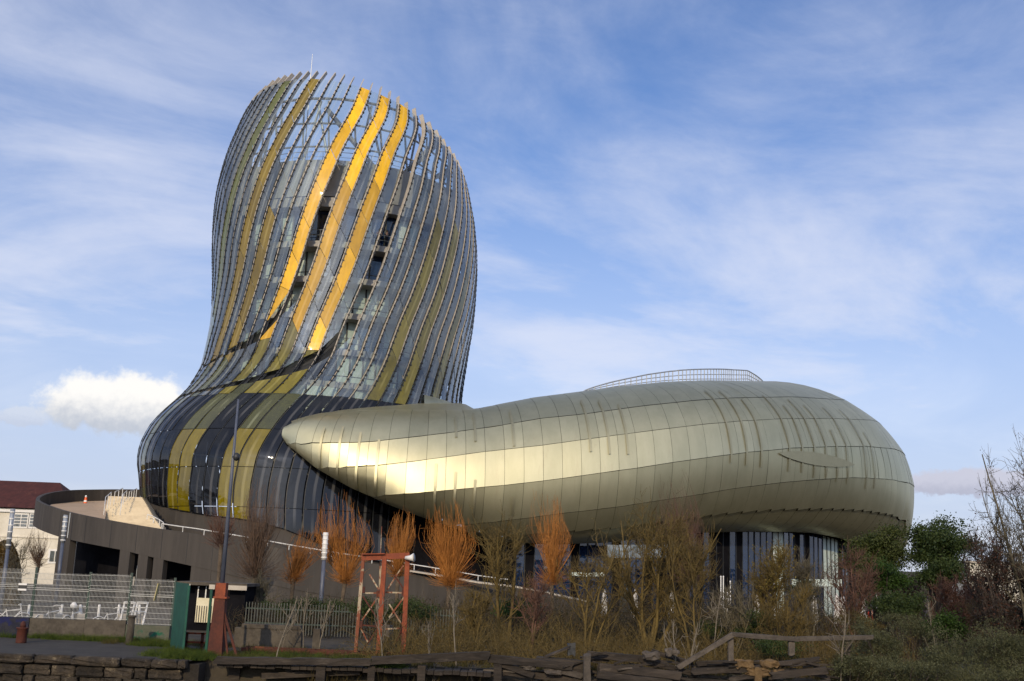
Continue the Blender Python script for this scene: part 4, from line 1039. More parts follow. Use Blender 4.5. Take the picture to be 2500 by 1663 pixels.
# ------------------------------------------------------------------ house behind the ramp
def build_house():
    D = 128.; hs = empty('cream_house', at(40, 1400, D) * [1, 1, 0], 'cream rendered house with a dark red tiled roof behind the ramp', 'house')
    x0 = at(-260, 1250, D)[0]; x1 = at(152, 1330, D)[0]; ze = at(40, 1242, D)[2]; zr = at(40, 1200, D + 5)[2]
    b = MB(); b.box(((x0 + x1) / 2, D + 5, ze / 2), (x1 - x0, 10, ze)); b.build('wall', M['cream'], hs)
    b = MB(); o = .5; v = [(x0 - o, D - o, ze + .1), (x1 + o, D - o, ze + .1), (x1 + o, D + 10 + o, ze + .1), (x0 - o, D + 10 + o, ze + .1), (x0 - o, D + 5, zr + 1.2), (x1 - 3, D + 5, zr + 1.2)]
    b.add(v, [(0, 1, 5, 4), (2, 3, 4, 5), (1, 2, 5), (0, 4, 3), (3, 2, 1, 0)]); b.build('roof', M['rooftile'], hs)
    b = MB(); b.box(((x0 + x1) / 2, D - .12, ze - .25), (x1 - x0 + .3, .3, .3)); b.build('cornice', M['plasticwhite'], hs)
    for zf in (.34, .62):
        b = MB(); b.box(((x0 + x1) / 2, D - .05, ze * zf), (x1 - x0 + .1, .12, .14)); b.build('string_course', M['cream'], hs)
    def win(xa, ya, xb, yb, rows):
        a, c = at(xa, ya, D), at(xb, yb, D); w, h = c[0] - a[0], a[2] - c[2]; cx, cz = (a[0] + c[0]) / 2, (a[2] + c[2]) / 2
        b = MB(); b.box((cx, D - .03, cz), (w + .3, .1, h + .3)); wd = b.build('window', M['plasticwhite'], hs)
        for i in range(2):
            for j in range(rows):
                b = MB(); pw, ph_ = w / 2 - .12, h / rows - .1; b.box((cx + (i - .5) * w / 2, D - .10, cz + (j - (rows - 1) / 2) * h / rows), (pw, .06, ph_)); b.uv = [(0, 0)] * len(b.v); b.build('pane', M['window'], wd)
    win(37, 1255, 66, 1287, 4); win(75, 1255, 104, 1288, 4)
    win(123, 1344, 146, 1373, 1); win(-40, 1255, -8, 1287, 4)
    b = MB(); a = at(112, 1300, D)
build_house()

# ------------------------------------------------------------------ mesh fence on its wall
def build_fence():
    Y = 44.
    fw = empty('mesh_fence', at(200, 1500, Y) * [1, 1, 0], 'pale welded wire fence on a low graffitied wall beside the quay', 'fence')
    spans = [(-70, 90, 1387, 1505, 'bluegraff'), (90, 222, 1399.5, 1511, 'oldwall'), (222, 322, 1402, 1513, 'oldwall'), (322, 428, 1414, 1526, 'greengraff')]
    for i, (xa, xb, yt, yb, wm) in enumerate(spans):
        A, B = at(xa, yt + (1399 - 1399) , Y), at(xb, yt, Y); zt = at((xa + xb) / 2, yt, Y)[2]; zb = at((xa + xb) / 2, yb, Y)[2]
        b = MB(); x = A[0]
        while x < B[0]:
            b.box((x, Y, (zt + zb) / 2), (.008, .008, zt - zb)); x += .05
        z = zb + .03; j = 0
        while z < zt:
            b.box(((A[0] + B[0]) / 2, Y - .012, z), (B[0] - A[0], .012, .013)); z += .2; j += 1
        for z in (zb + .62 * (zt - zb), zb + .64 * (zt - zb) + .03): b.box(((A[0] + B[0]) / 2, Y - .02, z), (B[0] - A[0], .02, .02))
        b.build('wire_mesh', M['galv'], fw)
        b = MB(); b.box((B[0], Y + .02, (zt + zb) / 2 + .03), (.09, .07, zt - zb + .1)); b.build('post', M['darkgreen'], fw)
        b = MB(); b.box(((A[0] + B[0]) / 2, Y + .02, zb / 2 - .01), (B[0] - A[0] - .004, .30, zb)); b.build('low_wall', M[wm], fw)
    b = MB(); p = at(55, 1433, Y - .05)
    for dz in (.10, -.10): b.box((p[0], Y - .05, p[2] + dz), (.32, .02, .07))
    b.box((p[0], Y - .04, p[2]), (.31, .02, .14), mi=1); b.build('white_notice', [M['plasticwhite'], M['gasket']], fw)
    b = MB(); p = at(383, 1445, Y - .05); b.beam(p - [.05, 0, .32], p + [.05, 0, .32], .27, .02, up=(1, 0, 0)); b.build('yellow_notice', M['yellowsign'], fw)
build_fence()

def build_street():
    # low bollards and bicycles behind the fence
    for x, lb in ((72, 'white bollard beside the bicycle rack'), (152, 'white bollard behind the fence left of the round mirror'), (197, 'white bollard right of the round mirror'), (243, 'white bollard between two parked bicycles'), (291, 'white bollard left of the leaning frames'), (341, 'white bollard between the leaning white frames')):
        p = at(x, 1476, 48.); b = MB(); b.lathe((p[0], 48., 0), [(.055, 0), (.055, p[2] - .06), (.045, p[2] - .01), (.02, p[2])], 10); tag(b.build('bollard', M['plasticwhite']), lb, 'bollard', 'white bollards behind the mesh fence')
    proto = None
    for i, (x, rz, lb) in enumerate(((22, .5, 'parked bicycle with white bars against the graffitied wall'), (123, 1.1, 'parked bicycle with raised handlebars beside the middle fence post'), (182, 1.3, 'parked bicycle with a pale round basket'), (268, .9, 'parked bicycle left of the leaning white frames'))):
        p = at(x, 1520, 47.2); loc = (p[0], 47.2, 0.)
        if proto is None:
            bk = empty('bicycle', (0, 0, 0), lb, 'bicycle', 'bicycles parked behind the fence')
            for sx in (-.52, .52):
                b = MB(); pts = [(sx + .34 * math.cos(t), 0, .34 + .34 * math.sin(t)) for t in np.linspace(0, 2 * math.pi, 25)]; b.tube(pts, .022, 5, cap=False); w = b.build('wheel', M['rubber'], bk)
                b = MB()
                for t in np.linspace(0, 2 * math.pi, 11)[:-1]: b.tube([(sx, 0, .34), (sx + .33 * math.cos(t), 0, .34 + .33 * math.sin(t))], .004, 3)
                b.build('spokes', M['steel'], w)
            b = MB()
            for p_, q_ in (((-.52, 0, .34), (-.15, 0, .8)), ((-.52, 0, .34), (-.02, 0, .30)), ((-.02, 0, .30), (-.18, 0, .88)), ((-.02, 0, .30), (.40, 0, .80)), ((-.15, 0, .78), (.38, 0, .86)), ((.52, 0, .34), (.36, 0, 1.0))): b.tube([p_, q_], .02, 6)
            b.build('frame', M['plasticwhite'], bk)
            b = MB(); b.tube([(.30, -.28, 1.02), (.36, -.2, 1.06), (.36, .2, 1.06), (.30, .28, 1.02)], .016, 5); b.build('handlebar', M['whitesteel'], bk)
            b = MB(); b.box((-.2, 0, .92), (.26, .15, .06), taper=.8); b.build('saddle', M['rubber'], bk)
            for sx, l_ in ((-.52, 0), (.52, 0)):
                b = MB(); b.tube([(sx + .37 * math.cos(t), 0, .34 + .37 * math.sin(t)) for t in np.linspace(.5, 2.6, 9)], .02, 4); b.build('mudguard', M['plasticwhite'], bk)
            proto = bk; bk.location = loc; bk.rotation_euler = (0, 0, rz)
        else: copy_tree(proto, loc, rz, 1., lb)
    p = at(180, 1478, 47.6); b = MB(); b.tube([(p[0], 47.6, 0), (p[0], 47.6, p[2])], .025, 6); b.lathe((p[0], 47.6, p[2] - .14), [(.02, 0), (.12, .05), (.14, .14), (.08, .24), (.02, .27)], 12); tag(b.build('parking_marker', M['plasticwhite']), 'white round headed marker post among the parked bicycles', 'marker')
    for x, lb in ((311, 'white leaning frame with cross bars behind the fence post'), (343, 'white leaning board beside the framed one')):
        p, q = at(x - 5, 1500, 46.), at(x + 6, 1470, 46.4); b = MB(); d = np.array([.2, 0, 0])
        for s_ in (-1, 1): b.beam(p + d * s_ - [0, 0, .4], q + d * s_, .07, .03)
        for t in (.25, .55, .9, 1.): b.beam(p + (q - p) * t - d, p + (q - p) * t + d, .09 if t < .9 else .16, .03)
        tag(b.build('leaning_frame', M['plasticwhite']), lb, 'frame', 'white frames leaning behind the fence')
    for x0_, x1_, lb in ((82, 110, 'grey concrete block at the foot of the left bicycle stand'), (135, 166, 'grey concrete block between two bicycles'), (192, 212, 'grey concrete block right of the round marker'), (290, 322, 'grey concrete block under the leaning frame'), (332, 352, 'grey concrete block below the white board')):
        a, c = at(x0_, 1499, 46.8), at(x1_, 1499, 46.8); b = MB(); b.box(((a[0] + c[0]) / 2, 46.8, a[2] / 2), (c[0] - a[0], .3, a[2]), taper=.97); tag(b.build('concrete_block', M['concpale']), lb, 'block', 'concrete blocks behind the fence')
    # mooring bollards
    def bollard(x, yb, yt, r, mt, lb, cap):
        g = ground_at(x, yb); e = empty('mooring_bollard', g, lb, 'bollard'); h = at(x, yt, g[1])[2]
        b = MB()
        if cap: b.lathe(g, [(r * 1.02, -.02), (r, .05), (r * .96, h * .62), (r * 1.18, h * .66), (r * 1.18, h * .71)], 20); b.build('shaft', M[mt], e, True); b = MB(); b.lathe(g, [(r * .55, h * .70), (r * .55, h * .84), (r * .35, h * .95), (r * .1, h)], 16); b.build('head', M[mt], e, True)
        else: b.lathe(g, [(r * 1.0, -.02), (r * .95, h * .5), (r * .9, h * .93)], 20); b.build('shaft', M[mt], e, True); b = MB(); b.lathe(g, [(r * 1.12, h * .92), (r * 1.16, h * .96), (r * 1.05, h)], 20); b.build('cap', M[mt], e, True)
    bollard(51, 1570, 1516, .18, 'rust', 'squat rusty mooring bollard on the quay edge by the blue graffiti', True)
    bollard(315, 1574, 1502, .135, 'oldwall', 'tall grey mooring post on the quay before the fence', False)
    # lamp posts
    def lamp(xb, yb, xt, yt, D, r, mt, lb, cap_mt=None, capfrac=.3, head=False):
        p = at(xb, yb, D); q = at(xt, yt, D); e = empty('lamp_post', (p[0], D, 0), lb, 'lamp post')
        t = np.array([p[0] + (q[0] - p[0]) * 0, D, 0]); q = np.array([p[0], D, q[2]]) if mt != 'bluelean' else q
        b = MB(); z1 = q[2] * (1 - capfrac) if cap_mt else q[2]
        b.tube([(p[0], D, 0), (p[0], D, z1)], [r, r * .8], 10); b.build('pole', M['bluesteel'], e, True)
        if cap_mt:
            b = MB(); b.tube([(p[0], D, z1), (p[0], D, q[2])], r * 1.1, 10); b.build('lamp_tube', M[cap_mt], e, True)
            for k in range(6):
                b = MB(); zz = z1 + (q[2] - z1) * (k + .5) / 6; b.lathe((p[0], D, zz), [(r * 1.25, -.03), (r * 1.3, 0), (r * 1.25, .03)], 10); b.build('collar', M['plasticwhite'], e)
    lamp(14, 1382, 26, 1242, 60., .11, 'blue', 'slate blue lamp tube in front of the cream house', 'steel', .38)
    lamp(145, 1394, 153, 1257, 70., .12, 'blue', 'slate blue lamp tube before the curl of the ramp', 'steel', .3)
    lamp(783, 1480, 790, 1300, 62., .13, 'blue', 'slate blue lamp column with white tube among the willows', 'plasticwhite', .30)
    # rusty pedestal with the tall lamp post
    g = np.array([at(528, 1590, 38.6)[0], 38.6, 0.]); e = empty('rusty_pedestal', g, 'tall red rusted steel pedestal with a raking strut on the quay', 'pedestal')
    zt = at(535, 1423, 38.6)[2]; zc = at(532, 1460, 38.6)[2]
    b = MB(); b.box((g[0], g[1], zc / 2), (.48, .48, zc), taper=.74); b.build('shaft', M['rust'], e)
    b = MB(); b.box((g[0], g[1], (zc + zt) / 2), (.34, .36, zt - zc)); b.box((g[0] + .02, g[1] - .02, zc + .02), (.44, .42, .06)); b.build('collar_box', M['rustorange'], e)
    b = MB(); b.beam((g[0] + .15, g[1] - .1, zc * .78), (g[0] + .72, g[1] - .1, .0), .05, .08); b.beam((g[0] + .42, g[1] - .1, 0), (g[0] + .2, g[1] - .1, zc * .6), .05, .06); b.build('strut', M['rust'], e)
    z2 = at(583, 975, 38.6)[2]; lp = empty('street_lamp', (g[0], g[1], zt), 'very tall slim slate lamp mast standing on the rusty pedestal', 'lamp post')
    b = MB(); b.tube([(g[0], g[1], zt - .02), (g[0], g[1], z2 * .7), (g[0], g[1], z2)], [.075, .055, .032], 10); b.build('mast', M['bluesteel'], lp, True)
    hz = at(570, 1115, 38.5)[2]; b = MB(); b.lathe((g[0] + .13, g[1] - .1, hz - .14), [(.03, 0), (.10, .05), (.12, .14), (.09, .24), (.03, .28)], 12); b.box((g[0] + .06, g[1] - .05, hz), (.14, .06, .05)); b.build('camera_dome', M['gasket'], lp, True)
    # corrugated green gate leaf
    p0, p1 = at(418, 1545, 41.5), at(450, 1560, 38.9); zt = at(425, 1440, 41.)[2]; e = empty('green_gate', (float(p0[0]), 41.5, 0), 'dark green corrugated sheet gate leaf hanging open on the quay', 'gate')
    n = 16
    for i in range(4):
        b = MB(); G = []
        for j in range(5):
            t = (i + j / 4) / 4; q = p0 * (1 - t) + p1 * t; o_ = .035 * math.sin(t * math.pi * 16); G.append([(q[0] + .0, q[1], .02), (q[0], q[1], 2.28)]); G[-1] = [(a + o_, b_ + o_ * .3, c) for a, b_, c in G[-1]]
        b.grid(np.array(G)); b.build('sheet', M['greenpaint'], e)
    b = MB(); b.box((p1[0], p1[1], 1.1), (.07, .07, 2.25)); b.build('gate_post', M['greenpaint'], e)
    q = at(505, 1570, 39.6); b = MB(); b.box((q[0], 39.6, 1.05), (.08, .08, 2.1)); tag(b.build('green_post', M['greenpaint']), 'dark green square post left of the rusty pedestal', 'post')
    # rust red bar between them
    a, c = at(452, 1518, 41.), at(505, 1518, 41.); e = empty('rusty_barrier', ((a[0] + c[0]) / 2, 41., 0), 'low rusty steel barrier in the gateway', 'barrier')
    for z in (.55, .25):
        b = MB(); b.beam((a[0], 41., z), (c[0], 41., z), .08, .06); b.build('rail', M['rustorange'], e)
    for x in (a[0] + .1, c[0] - .1):
        b = MB(); b.box((x, 41., .29), (.10, .08, .58)); b.build('leg', M['rust'], e)
    # kiosk with white fascia
    D = 52.; a, c = at(426, 1420, D), at(603, 1428, D); e = empty('flat_roofed_kiosk', ((a[0] + c[0]) / 2, D + 1.2, 0), 'dark flat roofed kiosk with a white fascia behind the gate', 'kiosk')
    b = MB(); b.box(((a[0] + c[0]) / 2, D + 1.4, a[2] - .05), (c[0] - a[0], 2.8, .14)); b.build('roof', M['oldwall'], e)
    for xa, xb in ((424, 466), (512, 526), (552, 604)):
        p, q = at(xa, 1425, D), at(xb, 1425, D); b = MB(); b.box(((p[0] + q[0]) / 2, D - .03, a[2] - .17), (q[0] - p[0], .05, .2)); b.build('fascia', M['concpale'], e)
    b = MB(); b.box(((a[0] + c[0]) / 2, D + 1.6, (a[2] - .12) / 2), (c[0] - a[0] - .3, 2.2, a[2] - .12)); b.build('wall', M['black'], e)
    p, q = at(474, 1460, D - .1), at(516, 1522, D - .1); b = MB(); b.box(((p[0] + q[0]) / 2, D + .4, (p[2] + q[2]) / 2), (q[0] - p[0], .1, p[2] - q[2])); b.build('cream_panel', M['creamboard'], e)
    for x in np.linspace(p[0] + .06, q[0] - .06, 8):
        b = MB(); b.box((x, D + .33, (p[2] + q[2]) / 2 - .18), (.028, .03, (p[2] - q[2]) * .7)); b.build('slat', M['gasket'], e)
    # white door frame bars
    for x in (478, 497):
        p = at(x, 1440, D); b = MB(); b.box((p[0], D + .45, p[2] - .2), (.05, .04, .7)); b.build('door_frame', M['whitesteel'], e)
    # paling fence behind the shrubs
    D = 50.; e = empty('paling_fence', at(700, 1520, D) * [1, 1, 0], 'long pale steel paling fence behind the saplings', 'fence'); i = 0
    xa = at(600, 1500, D)[0]; xb = at(1120, 1500, D)[0]; x = xa
    for z in (.55, 1.15):
        b = MB(); b.beam((xa, D + .03, z), (xb, D + .03, z), .03, .05); b.build('rail', M['darkgreen'], e)
    while x < xb:
        b = MB(); b.box((x, D, .75), (.035, .02, 1.3 + .04 * math.sin(i * 7.3))); b.build('pale', M['darkpale'], e); x += .125 ; i += 1
    # concrete post, low wall remains, rails
    g = ground_at(771, 1590); b = MB(); h = at(771, 1535, g[1])[2]; b.box((g[0], g[1], h / 2), (.27, .25, h), taper=.9); tag(b.build('concrete_post', M['oldwall'], org=g), 'stubby pale concrete post on the overgrown quay', 'post')
    g = ground_at(945, 1585); b = MB(); b.box((g[0], g[1], .45), (.36, .3, .9), taper=.92); tag(b.build('timber_stump', M['woodpale'], org=g), 'grey squared stump between the legs of the rusty lattice frame', 'stump')
    D = 43.; a, c = at(575, 1545, D), at(738, 1545, D); b = MB(); b.box(((a[0] + c[0]) / 2, D, .32), (c[0] - a[0], .35, .78)); b.box(((a[0] + c[0]) / 2 + .1, D, .78), (c[0] - a[0] - .3, .42, .14)); tag(b.build('old_wall', M['oldwall']), 'stained low concrete wall between the pedestal and the saplings', 'wall')
    D = 40.4; e = empty('rusty_rail', at(750, 1580, D) * [1, 1, 0], 'rusty rail track lying along the quay', 'rail')
    for y in (D, D + .75):
        b = MB(); b.beam((at(590, 1578, D)[0], y, .12), (at(1010, 1590, D)[0], y, .10), .07, .12); b.build('rail_bar', M['rust'], e)
build_street()

def build_lattice():
    D = 40.6; e = empty('lattice_frame', at(935, 1590, D) * [1, 1, 0], 'rust red steel lattice gantry frame with a white flood light', 'gantry')
    def P(x, y, d=0.): p = at(x, y, D + d); return p
    legs = [((869, 1577), (887, 1367), 'flaked', 0.), ((924, 1592), (939, 1362), 'rustorange', -.3), ((926, 1570), (931, 1370), 'flaked', .5), ((985, 1588), (995, 1368), 'rustorange', 0.)]
    for (a, c, mt, d) in legs:
        p, q = P(*a, d), P(*c, d); p[2] = -.02; b = MB(); b.beam(p, q, .16 if mt == 'rustorange' else .11, .16, up=(0, 1, 0)); b.build('leg', M[mt], e)
    b = MB(); b.beam(P(883, 1362), P(1000, 1356), .18, .20); b.beam(P(884, 1353, -.1), P(940, 1352, -.1), .22, .04); b.build('head_beam', M['rustorange'], e)
    br = [((886, 1456), (925, 1516)), ((924, 1456), (884, 1514)), ((880, 1532), (900, 1572)), ((922, 1535), (886, 1588)), ((925, 1440), (902, 1402)), ((985, 1380), (945, 1440)), ((962, 1404), (990, 1444)), ((988, 1456), (950, 1508)), ((950, 1475), (982, 1526)), ((980, 1544), (962, 1574)), ((888, 1448), (925, 1448)), ((940, 1446), (990, 1448)), ((882, 1526), (924, 1530)), ((936, 1536), (982, 1534))]
    for i, (a, c) in enumerate(br):
        b = MB(); b.beam(P(*a, .02 * (i % 3)), P(*c, .02 * (i % 3)), .035, .05); b.build('brace', M['flaked'] if i % 3 else M['rust'], e)
    for x, y in ((884, 1440), (926, 1450), (988, 1447), (878, 1524), (924, 1526), (984, 1538)):
        b = MB(); p = P(x, y, -.05); b.box(p, (.2, .05, .22)); b.build('gusset', M['rust'], e)
    p = P(990, 1362, -.2); b = MB(); b.tube([p, p + [.16, -.06, .0], p + [.3, -.1, .02]], [.06, .09, .15], 12); fl = b.build('flood_light', M['plasticwhite'], e, True)
    b = MB(); b.tube([p + [.3, -.1, .02], p + [.31, -.1, .02]], [.13, .12], 12); b.build('lens', M['window'], fl); 
    b = MB(); p = P(929, 1356); b.tube([p, P(932, 1285)], [.02, .012], 5); b.build('aerial', M['flaked'], e)
    b = MB(); p = P(988, 1590); b.lathe((p[0], p[1], 0), [(.22, -.02), (.24, .04), (.18, .09), (.05, .1)], 14); b.build('base_plate', M['gasket'], e)
build_lattice()

def timber(a, c, w, h, rng, jit=.009, n=5, up=(0, 0, 1)):
    """a weathered baulk: uneven along its length, with a split end"""
    a = np.array(a, float); c = np.array(c, float); d = c - a; L = np.linalg.norm(d); d /= L; s_ = np.cross(d, up); s_ /= np.linalg.norm(s_); u_ = np.cross(s_, d)
    n = max(3, int(L / .35)); G = []
    for i in range(n + 1):
        p = a + d * L * i / n; ring = []
        for x, y in ((-1, -1), (.1, -1.04), (1, -1), (1.03, .05), (1, 1), (-.1, 1.03), (-1, 1), (-1.03, 0)):
            k = rng.normal(0, jit, 2); e_ = rng.uniform(-.06, .06) if i in (0, n) else 0
            ring.append(p + s_ * (x * w / 2 + k[0]) + u_ * (y * h / 2 + k[1]) + d * e_)
        ring.append(ring[0]); G.append(ring)
    b = MB(); b.grid(np.array(G)); m_ = len(b.v); b.add(G[0][:8][::-1], [tuple(range(8))]); b.add(G[-1][:8], [tuple(range(8))]); return b
def build_wharf():
    rng = np.random.default_rng(9); Y = 36.3
    e = empty('timber_wharf', at(850, 1640, Y), 'low overgrown timber wharf edge on dark piles below the lattice frame', 'wharf')
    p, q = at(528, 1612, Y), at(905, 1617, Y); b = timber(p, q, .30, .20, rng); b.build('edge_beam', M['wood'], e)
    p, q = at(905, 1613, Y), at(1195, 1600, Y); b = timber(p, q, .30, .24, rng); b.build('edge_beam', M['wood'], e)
    # deck planks behind the edge
    x = at(530, 1600, Y)[0]
    while x < at(1190, 1600, Y)[0]:
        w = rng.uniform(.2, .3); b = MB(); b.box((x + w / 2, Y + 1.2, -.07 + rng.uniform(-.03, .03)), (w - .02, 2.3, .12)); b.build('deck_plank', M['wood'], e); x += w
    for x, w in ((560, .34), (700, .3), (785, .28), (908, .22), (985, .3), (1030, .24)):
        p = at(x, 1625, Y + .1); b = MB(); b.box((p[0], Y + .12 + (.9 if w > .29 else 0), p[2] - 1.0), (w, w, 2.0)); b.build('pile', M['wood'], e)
    for (a, c, w) in (((640, 1650), (880, 1640), .18), ((700, 1640), (735, 1618), .16), ((960, 1640), (1020, 1642), .2)):
        b = MB(); b.beam(at(*a, Y + .5), at(*c, Y + .5), w, w); b.build('cross_beam', M['wood'], e)
    # dark mud bank behind the piles
    b = MB(); G = []
    for x in np.linspace(-10.4, 40, 60):
        G.append([(x, 37.5, .02), (x, 37.2 + rng.uniform(-.1, .1), -.55), (x, 36.2 + rng.uniform(-.3, .3), -1.6), (x, 33., -4.1)])
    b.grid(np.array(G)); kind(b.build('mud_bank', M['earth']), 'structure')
    w2 = empty('collapsed_wharf', at(1500, 1650, Y), 'collapsed grey timber wharf of fallen beams and posts', 'wharf')
    beams = [((1195, 1607), (1400, 1628), .26, .10, 'wood', 0), ((1225, 1620), (1300, 1648), .22, .3, 'wood', .2), ((1310, 1610), (1440, 1622), .2, .5, 'wood', .4), ((1330, 1628), (1420, 1650), .2, .0, 'woodpale', .1), ((1210, 1638), (1400, 1660), .22, .1, 'wood', .3),
             ((1420, 1606), (1480, 1592), .08, .1, 'wood', .2), ((1330, 1605), (1390, 1580), .07, .4, 'wood', .5), ((1435, 1598), (1600, 1612), .24, .2, 'wood', .6), ((1460, 1628), (1660, 1650), .28, .1, 'wood', 0.), ((1460, 1648), (1640, 1668), .24, .2, 'wood', -.1), ((1560, 1608), (1700, 1648), .18, .1, 'wood', .5), ((1590, 1590), (1690, 1620), .16, .3, 'wood', .9),
             ((1652, 1632), (1786, 1551), .17, .16, 'woodpale', .2), ((1785, 1549), (1950, 1561), .16, .18, 'woodpale', .6), ((1945, 1560), (2130, 1556), .16, .2, 'woodpale', .7),
             ((1700, 1620), (1800, 1618), .16, .2, 'wood', .4), ((1690, 1640), (1860, 1632), .2, .2, 'wood', .2), ((1890, 1622), (2000, 1610), .18, .2, 'wood', .3), ((1780, 1660), (1900, 1640), .16, .2, 'wood', .1), ((1880, 1650), (2020, 1636), .24, .2, 'wood', 0.), ((1640, 1660), (1780, 1668), .2, .2, 'wood', .3), ((1700, 1668), (1990, 1672), .2, .2, 'wood', .5)]
    for a, c, h, w, mt, d in beams:
        b = timber(at(*a, Y + d), at(*c, Y + d), max(w, .14), h * .85, rng, .010 if mt == 'wood' else .005); b.build('beam', M[mt], w2)
    for x, y0, y1, w, mt, d in ((1433, 1598, 1690, .21, 'woodpale', -.1), (1215, 1620, 1690, .24, 'wood', .1), (1784, 1560, 1612, .16, 'woodpale', .35), (1932, 1562, 1602, .18, 'woodpale', .7), (1395, 1572, 1600, .24, 'gasket', .5), (1850, 1630, 1690, .22, 'rotwood', .0), (2068, 1560, 1600, .16, 'woodpale', .8), (1410, 1625, 1680, .3, 'wood', .3)):
        p, q = at(x, y0, Y + d), at(x, y1, Y + d); b = timber(q, p, w, w, rng, .006, up=(0, 1, 0)); b.build('post', M[mt], w2)
    # rotten stump lump
    rr = random.Random(5)
    for (x, y, sx, sz) in ((1815, 1622, .55, .22), (1880, 1620, .5, .2), (1850, 1640, .7, .25), (1900, 1645, .5, .2), (1590, 1600, .5, .2), (1640, 1592, .35, .2), (1290, 1628, .4, .16), (1350, 1640, .5, .16)):
        vs, fs = rough_block(rr, sx, .4, sz, .05, .06); p = at(x, y, Y + .15); b = MB(); b.add([p + np.array(v) for v in vs], fs); b.build('rotten_chunk', M['rotwood'] if x > 1700 else M['woodpale'], w2)
    # small splintered boards
    for i in range(70):
        x = rng.uniform(1200, 2020); y = rng.uniform(1612, 1668); p = at(x, y, Y + rng.uniform(-.1, .8)); a = rng.uniform(-.5, .5); L_ = rng.uniform(.3, 1.1)
        dv = np.array([math.cos(a), rng.uniform(-.4, .4), math.sin(a) * .5]) * L_ / 2; b = MB(); b.beam(p - dv, p + dv, rng.uniform(.05, .14), rng.uniform(.03, .06), jit=.012, rng=rng); b.build('board', M['wood'] if rng.random() < .75 else M['woodpale'], w2)
build_wharf()

def build_terrace_things():
    # closed parasols in front of the glazed base
    xs = [(1476, 1440, 1472), (1551, 1439, 1480), (1640, 1441, 1478), (1775, 1446, 1490), (1848, 1450, 1498), (1988, 1452, 1495), (2043, 1450, 1490), (2057, 1452, 1490), (2106, 1452, 1488)]
    names = ['beneath the glass balustrade', 'behind the yellow twigged tree', 'beside the yellow trunk', 'near the paired white poles', 'left of the lichen yellow sapling', 'in front of the curtained windows', 'left one of the close pair', 'right one of the close pair', 'next to the red coated person']
    proto = None; D = 72.
    for (x, y0, y1), nm in zip(xs, names):
        z1 = at(x, y0, D)[2]; X = at(x, y0, D)[0]; lb = 'closed white parasol ' + nm
        if proto is None:
            e = empty('closed_parasol', (X, D, 0), lb, 'parasol', 'closed parasols on the terrace'); proto = e; zt = z1
            b = MB(); b.tube([(X, D, 0), (X, D, zt)], .03, 8); b.build('pole', M['woodpale'], e)
            b = MB(); pr = [(.05, -1.75), (.20, -1.6), (.22, -1.2), (.17, -.8), (.18, -.6), (.12, -.25), (.03, .02)]; b.lathe((X, D, zt), pr, 10); b.build('canopy', M['cloth'], e, True)
            b = MB(); b.lathe((X, D, 0), [(.3, 0), (.3, .06), (.1, .1)], 12); b.build('base', M['oldwall'], e)
        else: copy_tree(proto, (X, D, 0), random.Random(x).uniform(0, 3), z1 / zt, lb)
    for i, (x, y0, y1) in enumerate(((1760, 1408, 1485), (1766, 1408, 1485), (1783, 1420, 1455), (1890, 1352, 1420), (2140, 1456, 1505))):
        p = at(x, y0, 74.); b = MB(); b.tube([(p[0], 74., 0), (p[0], 74., p[2])], [.045, .035], 8); b.lathe((p[0], 74., p[2]), [(.05, -.03), (.05, .03), (.01, .06)], 8)
        tag(b.build('flag_pole', M['plasticwhite']), ['slim white pole, left one of a close pair', 'slim white pole, right one of a close pair', 'short white pole right of the paired poles', 'white pole in front of the pale glass pillar', 'white pole beside the red coated person'][i], 'pole', 'white poles on the terrace')
    # traffic cone on the terrace
    p = at(208, 1230, 100.); e = empty('warning_cone', p - [0, 0, .1], 'orange and white warning cone with a lamp on the terrace deck', 'cone')
    b = MB(); b.box((p[0], p[1], p[2] - .1), (.5, .5, .08)); b.lathe((p[0], p[1], p[2] - .06), [(.22, 0), (.2, .3)], 14); b.build('base', M['plasticorange'], e)
    b = MB(); b.lathe((p[0], p[1], p[2] + .24), [(.2, 0), (.17, .2)], 14); b.build('white_band', M['plasticwhite'], e)
    b = MB(); b.lathe((p[0], p[1], p[2] + .44), [(.17, 0), (.12, .35)], 14); b.build('upper_cone', M['plasticorange'], e); b = MB(); b.lathe((p[0], p[1], p[2] + .78), [(.1, 0), (.13, .12), (.05, .24)], 12); b.build('lamp', M['plasticwhite'], e)
    e.scale = (.75, .75, .75)
    # long low warehouse and pale sheds far off to the right
    a, c = at(2360, 1374, 330.), at(2640, 1380, 330.); e = empty('pale_warehouse', ((a[0] + c[0]) / 2, 330, 0), 'long low pale warehouse beyond the trees', 'warehouse')
    b = MB(); b.box(((a[0] + c[0]) / 2, 336, a[2] / 2), (c[0] - a[0], 12, a[2])); b.build('wall', M['cream'], e); b = MB(); b.box(((a[0] + c[0]) / 2, 336, a[2] + .3), (c[0] - a[0] + 1, 13, .6)); b.build('roof', M['concpale'], e)
    for i in range(10):
        b = MB(); b.box((a[0] + (i + .5) * (c[0] - a[0]) / 10, 329.9, a[2] * .6), (1.6, .3, 1.6)); b.build('window', M['black'], e)
build_terrace_things()

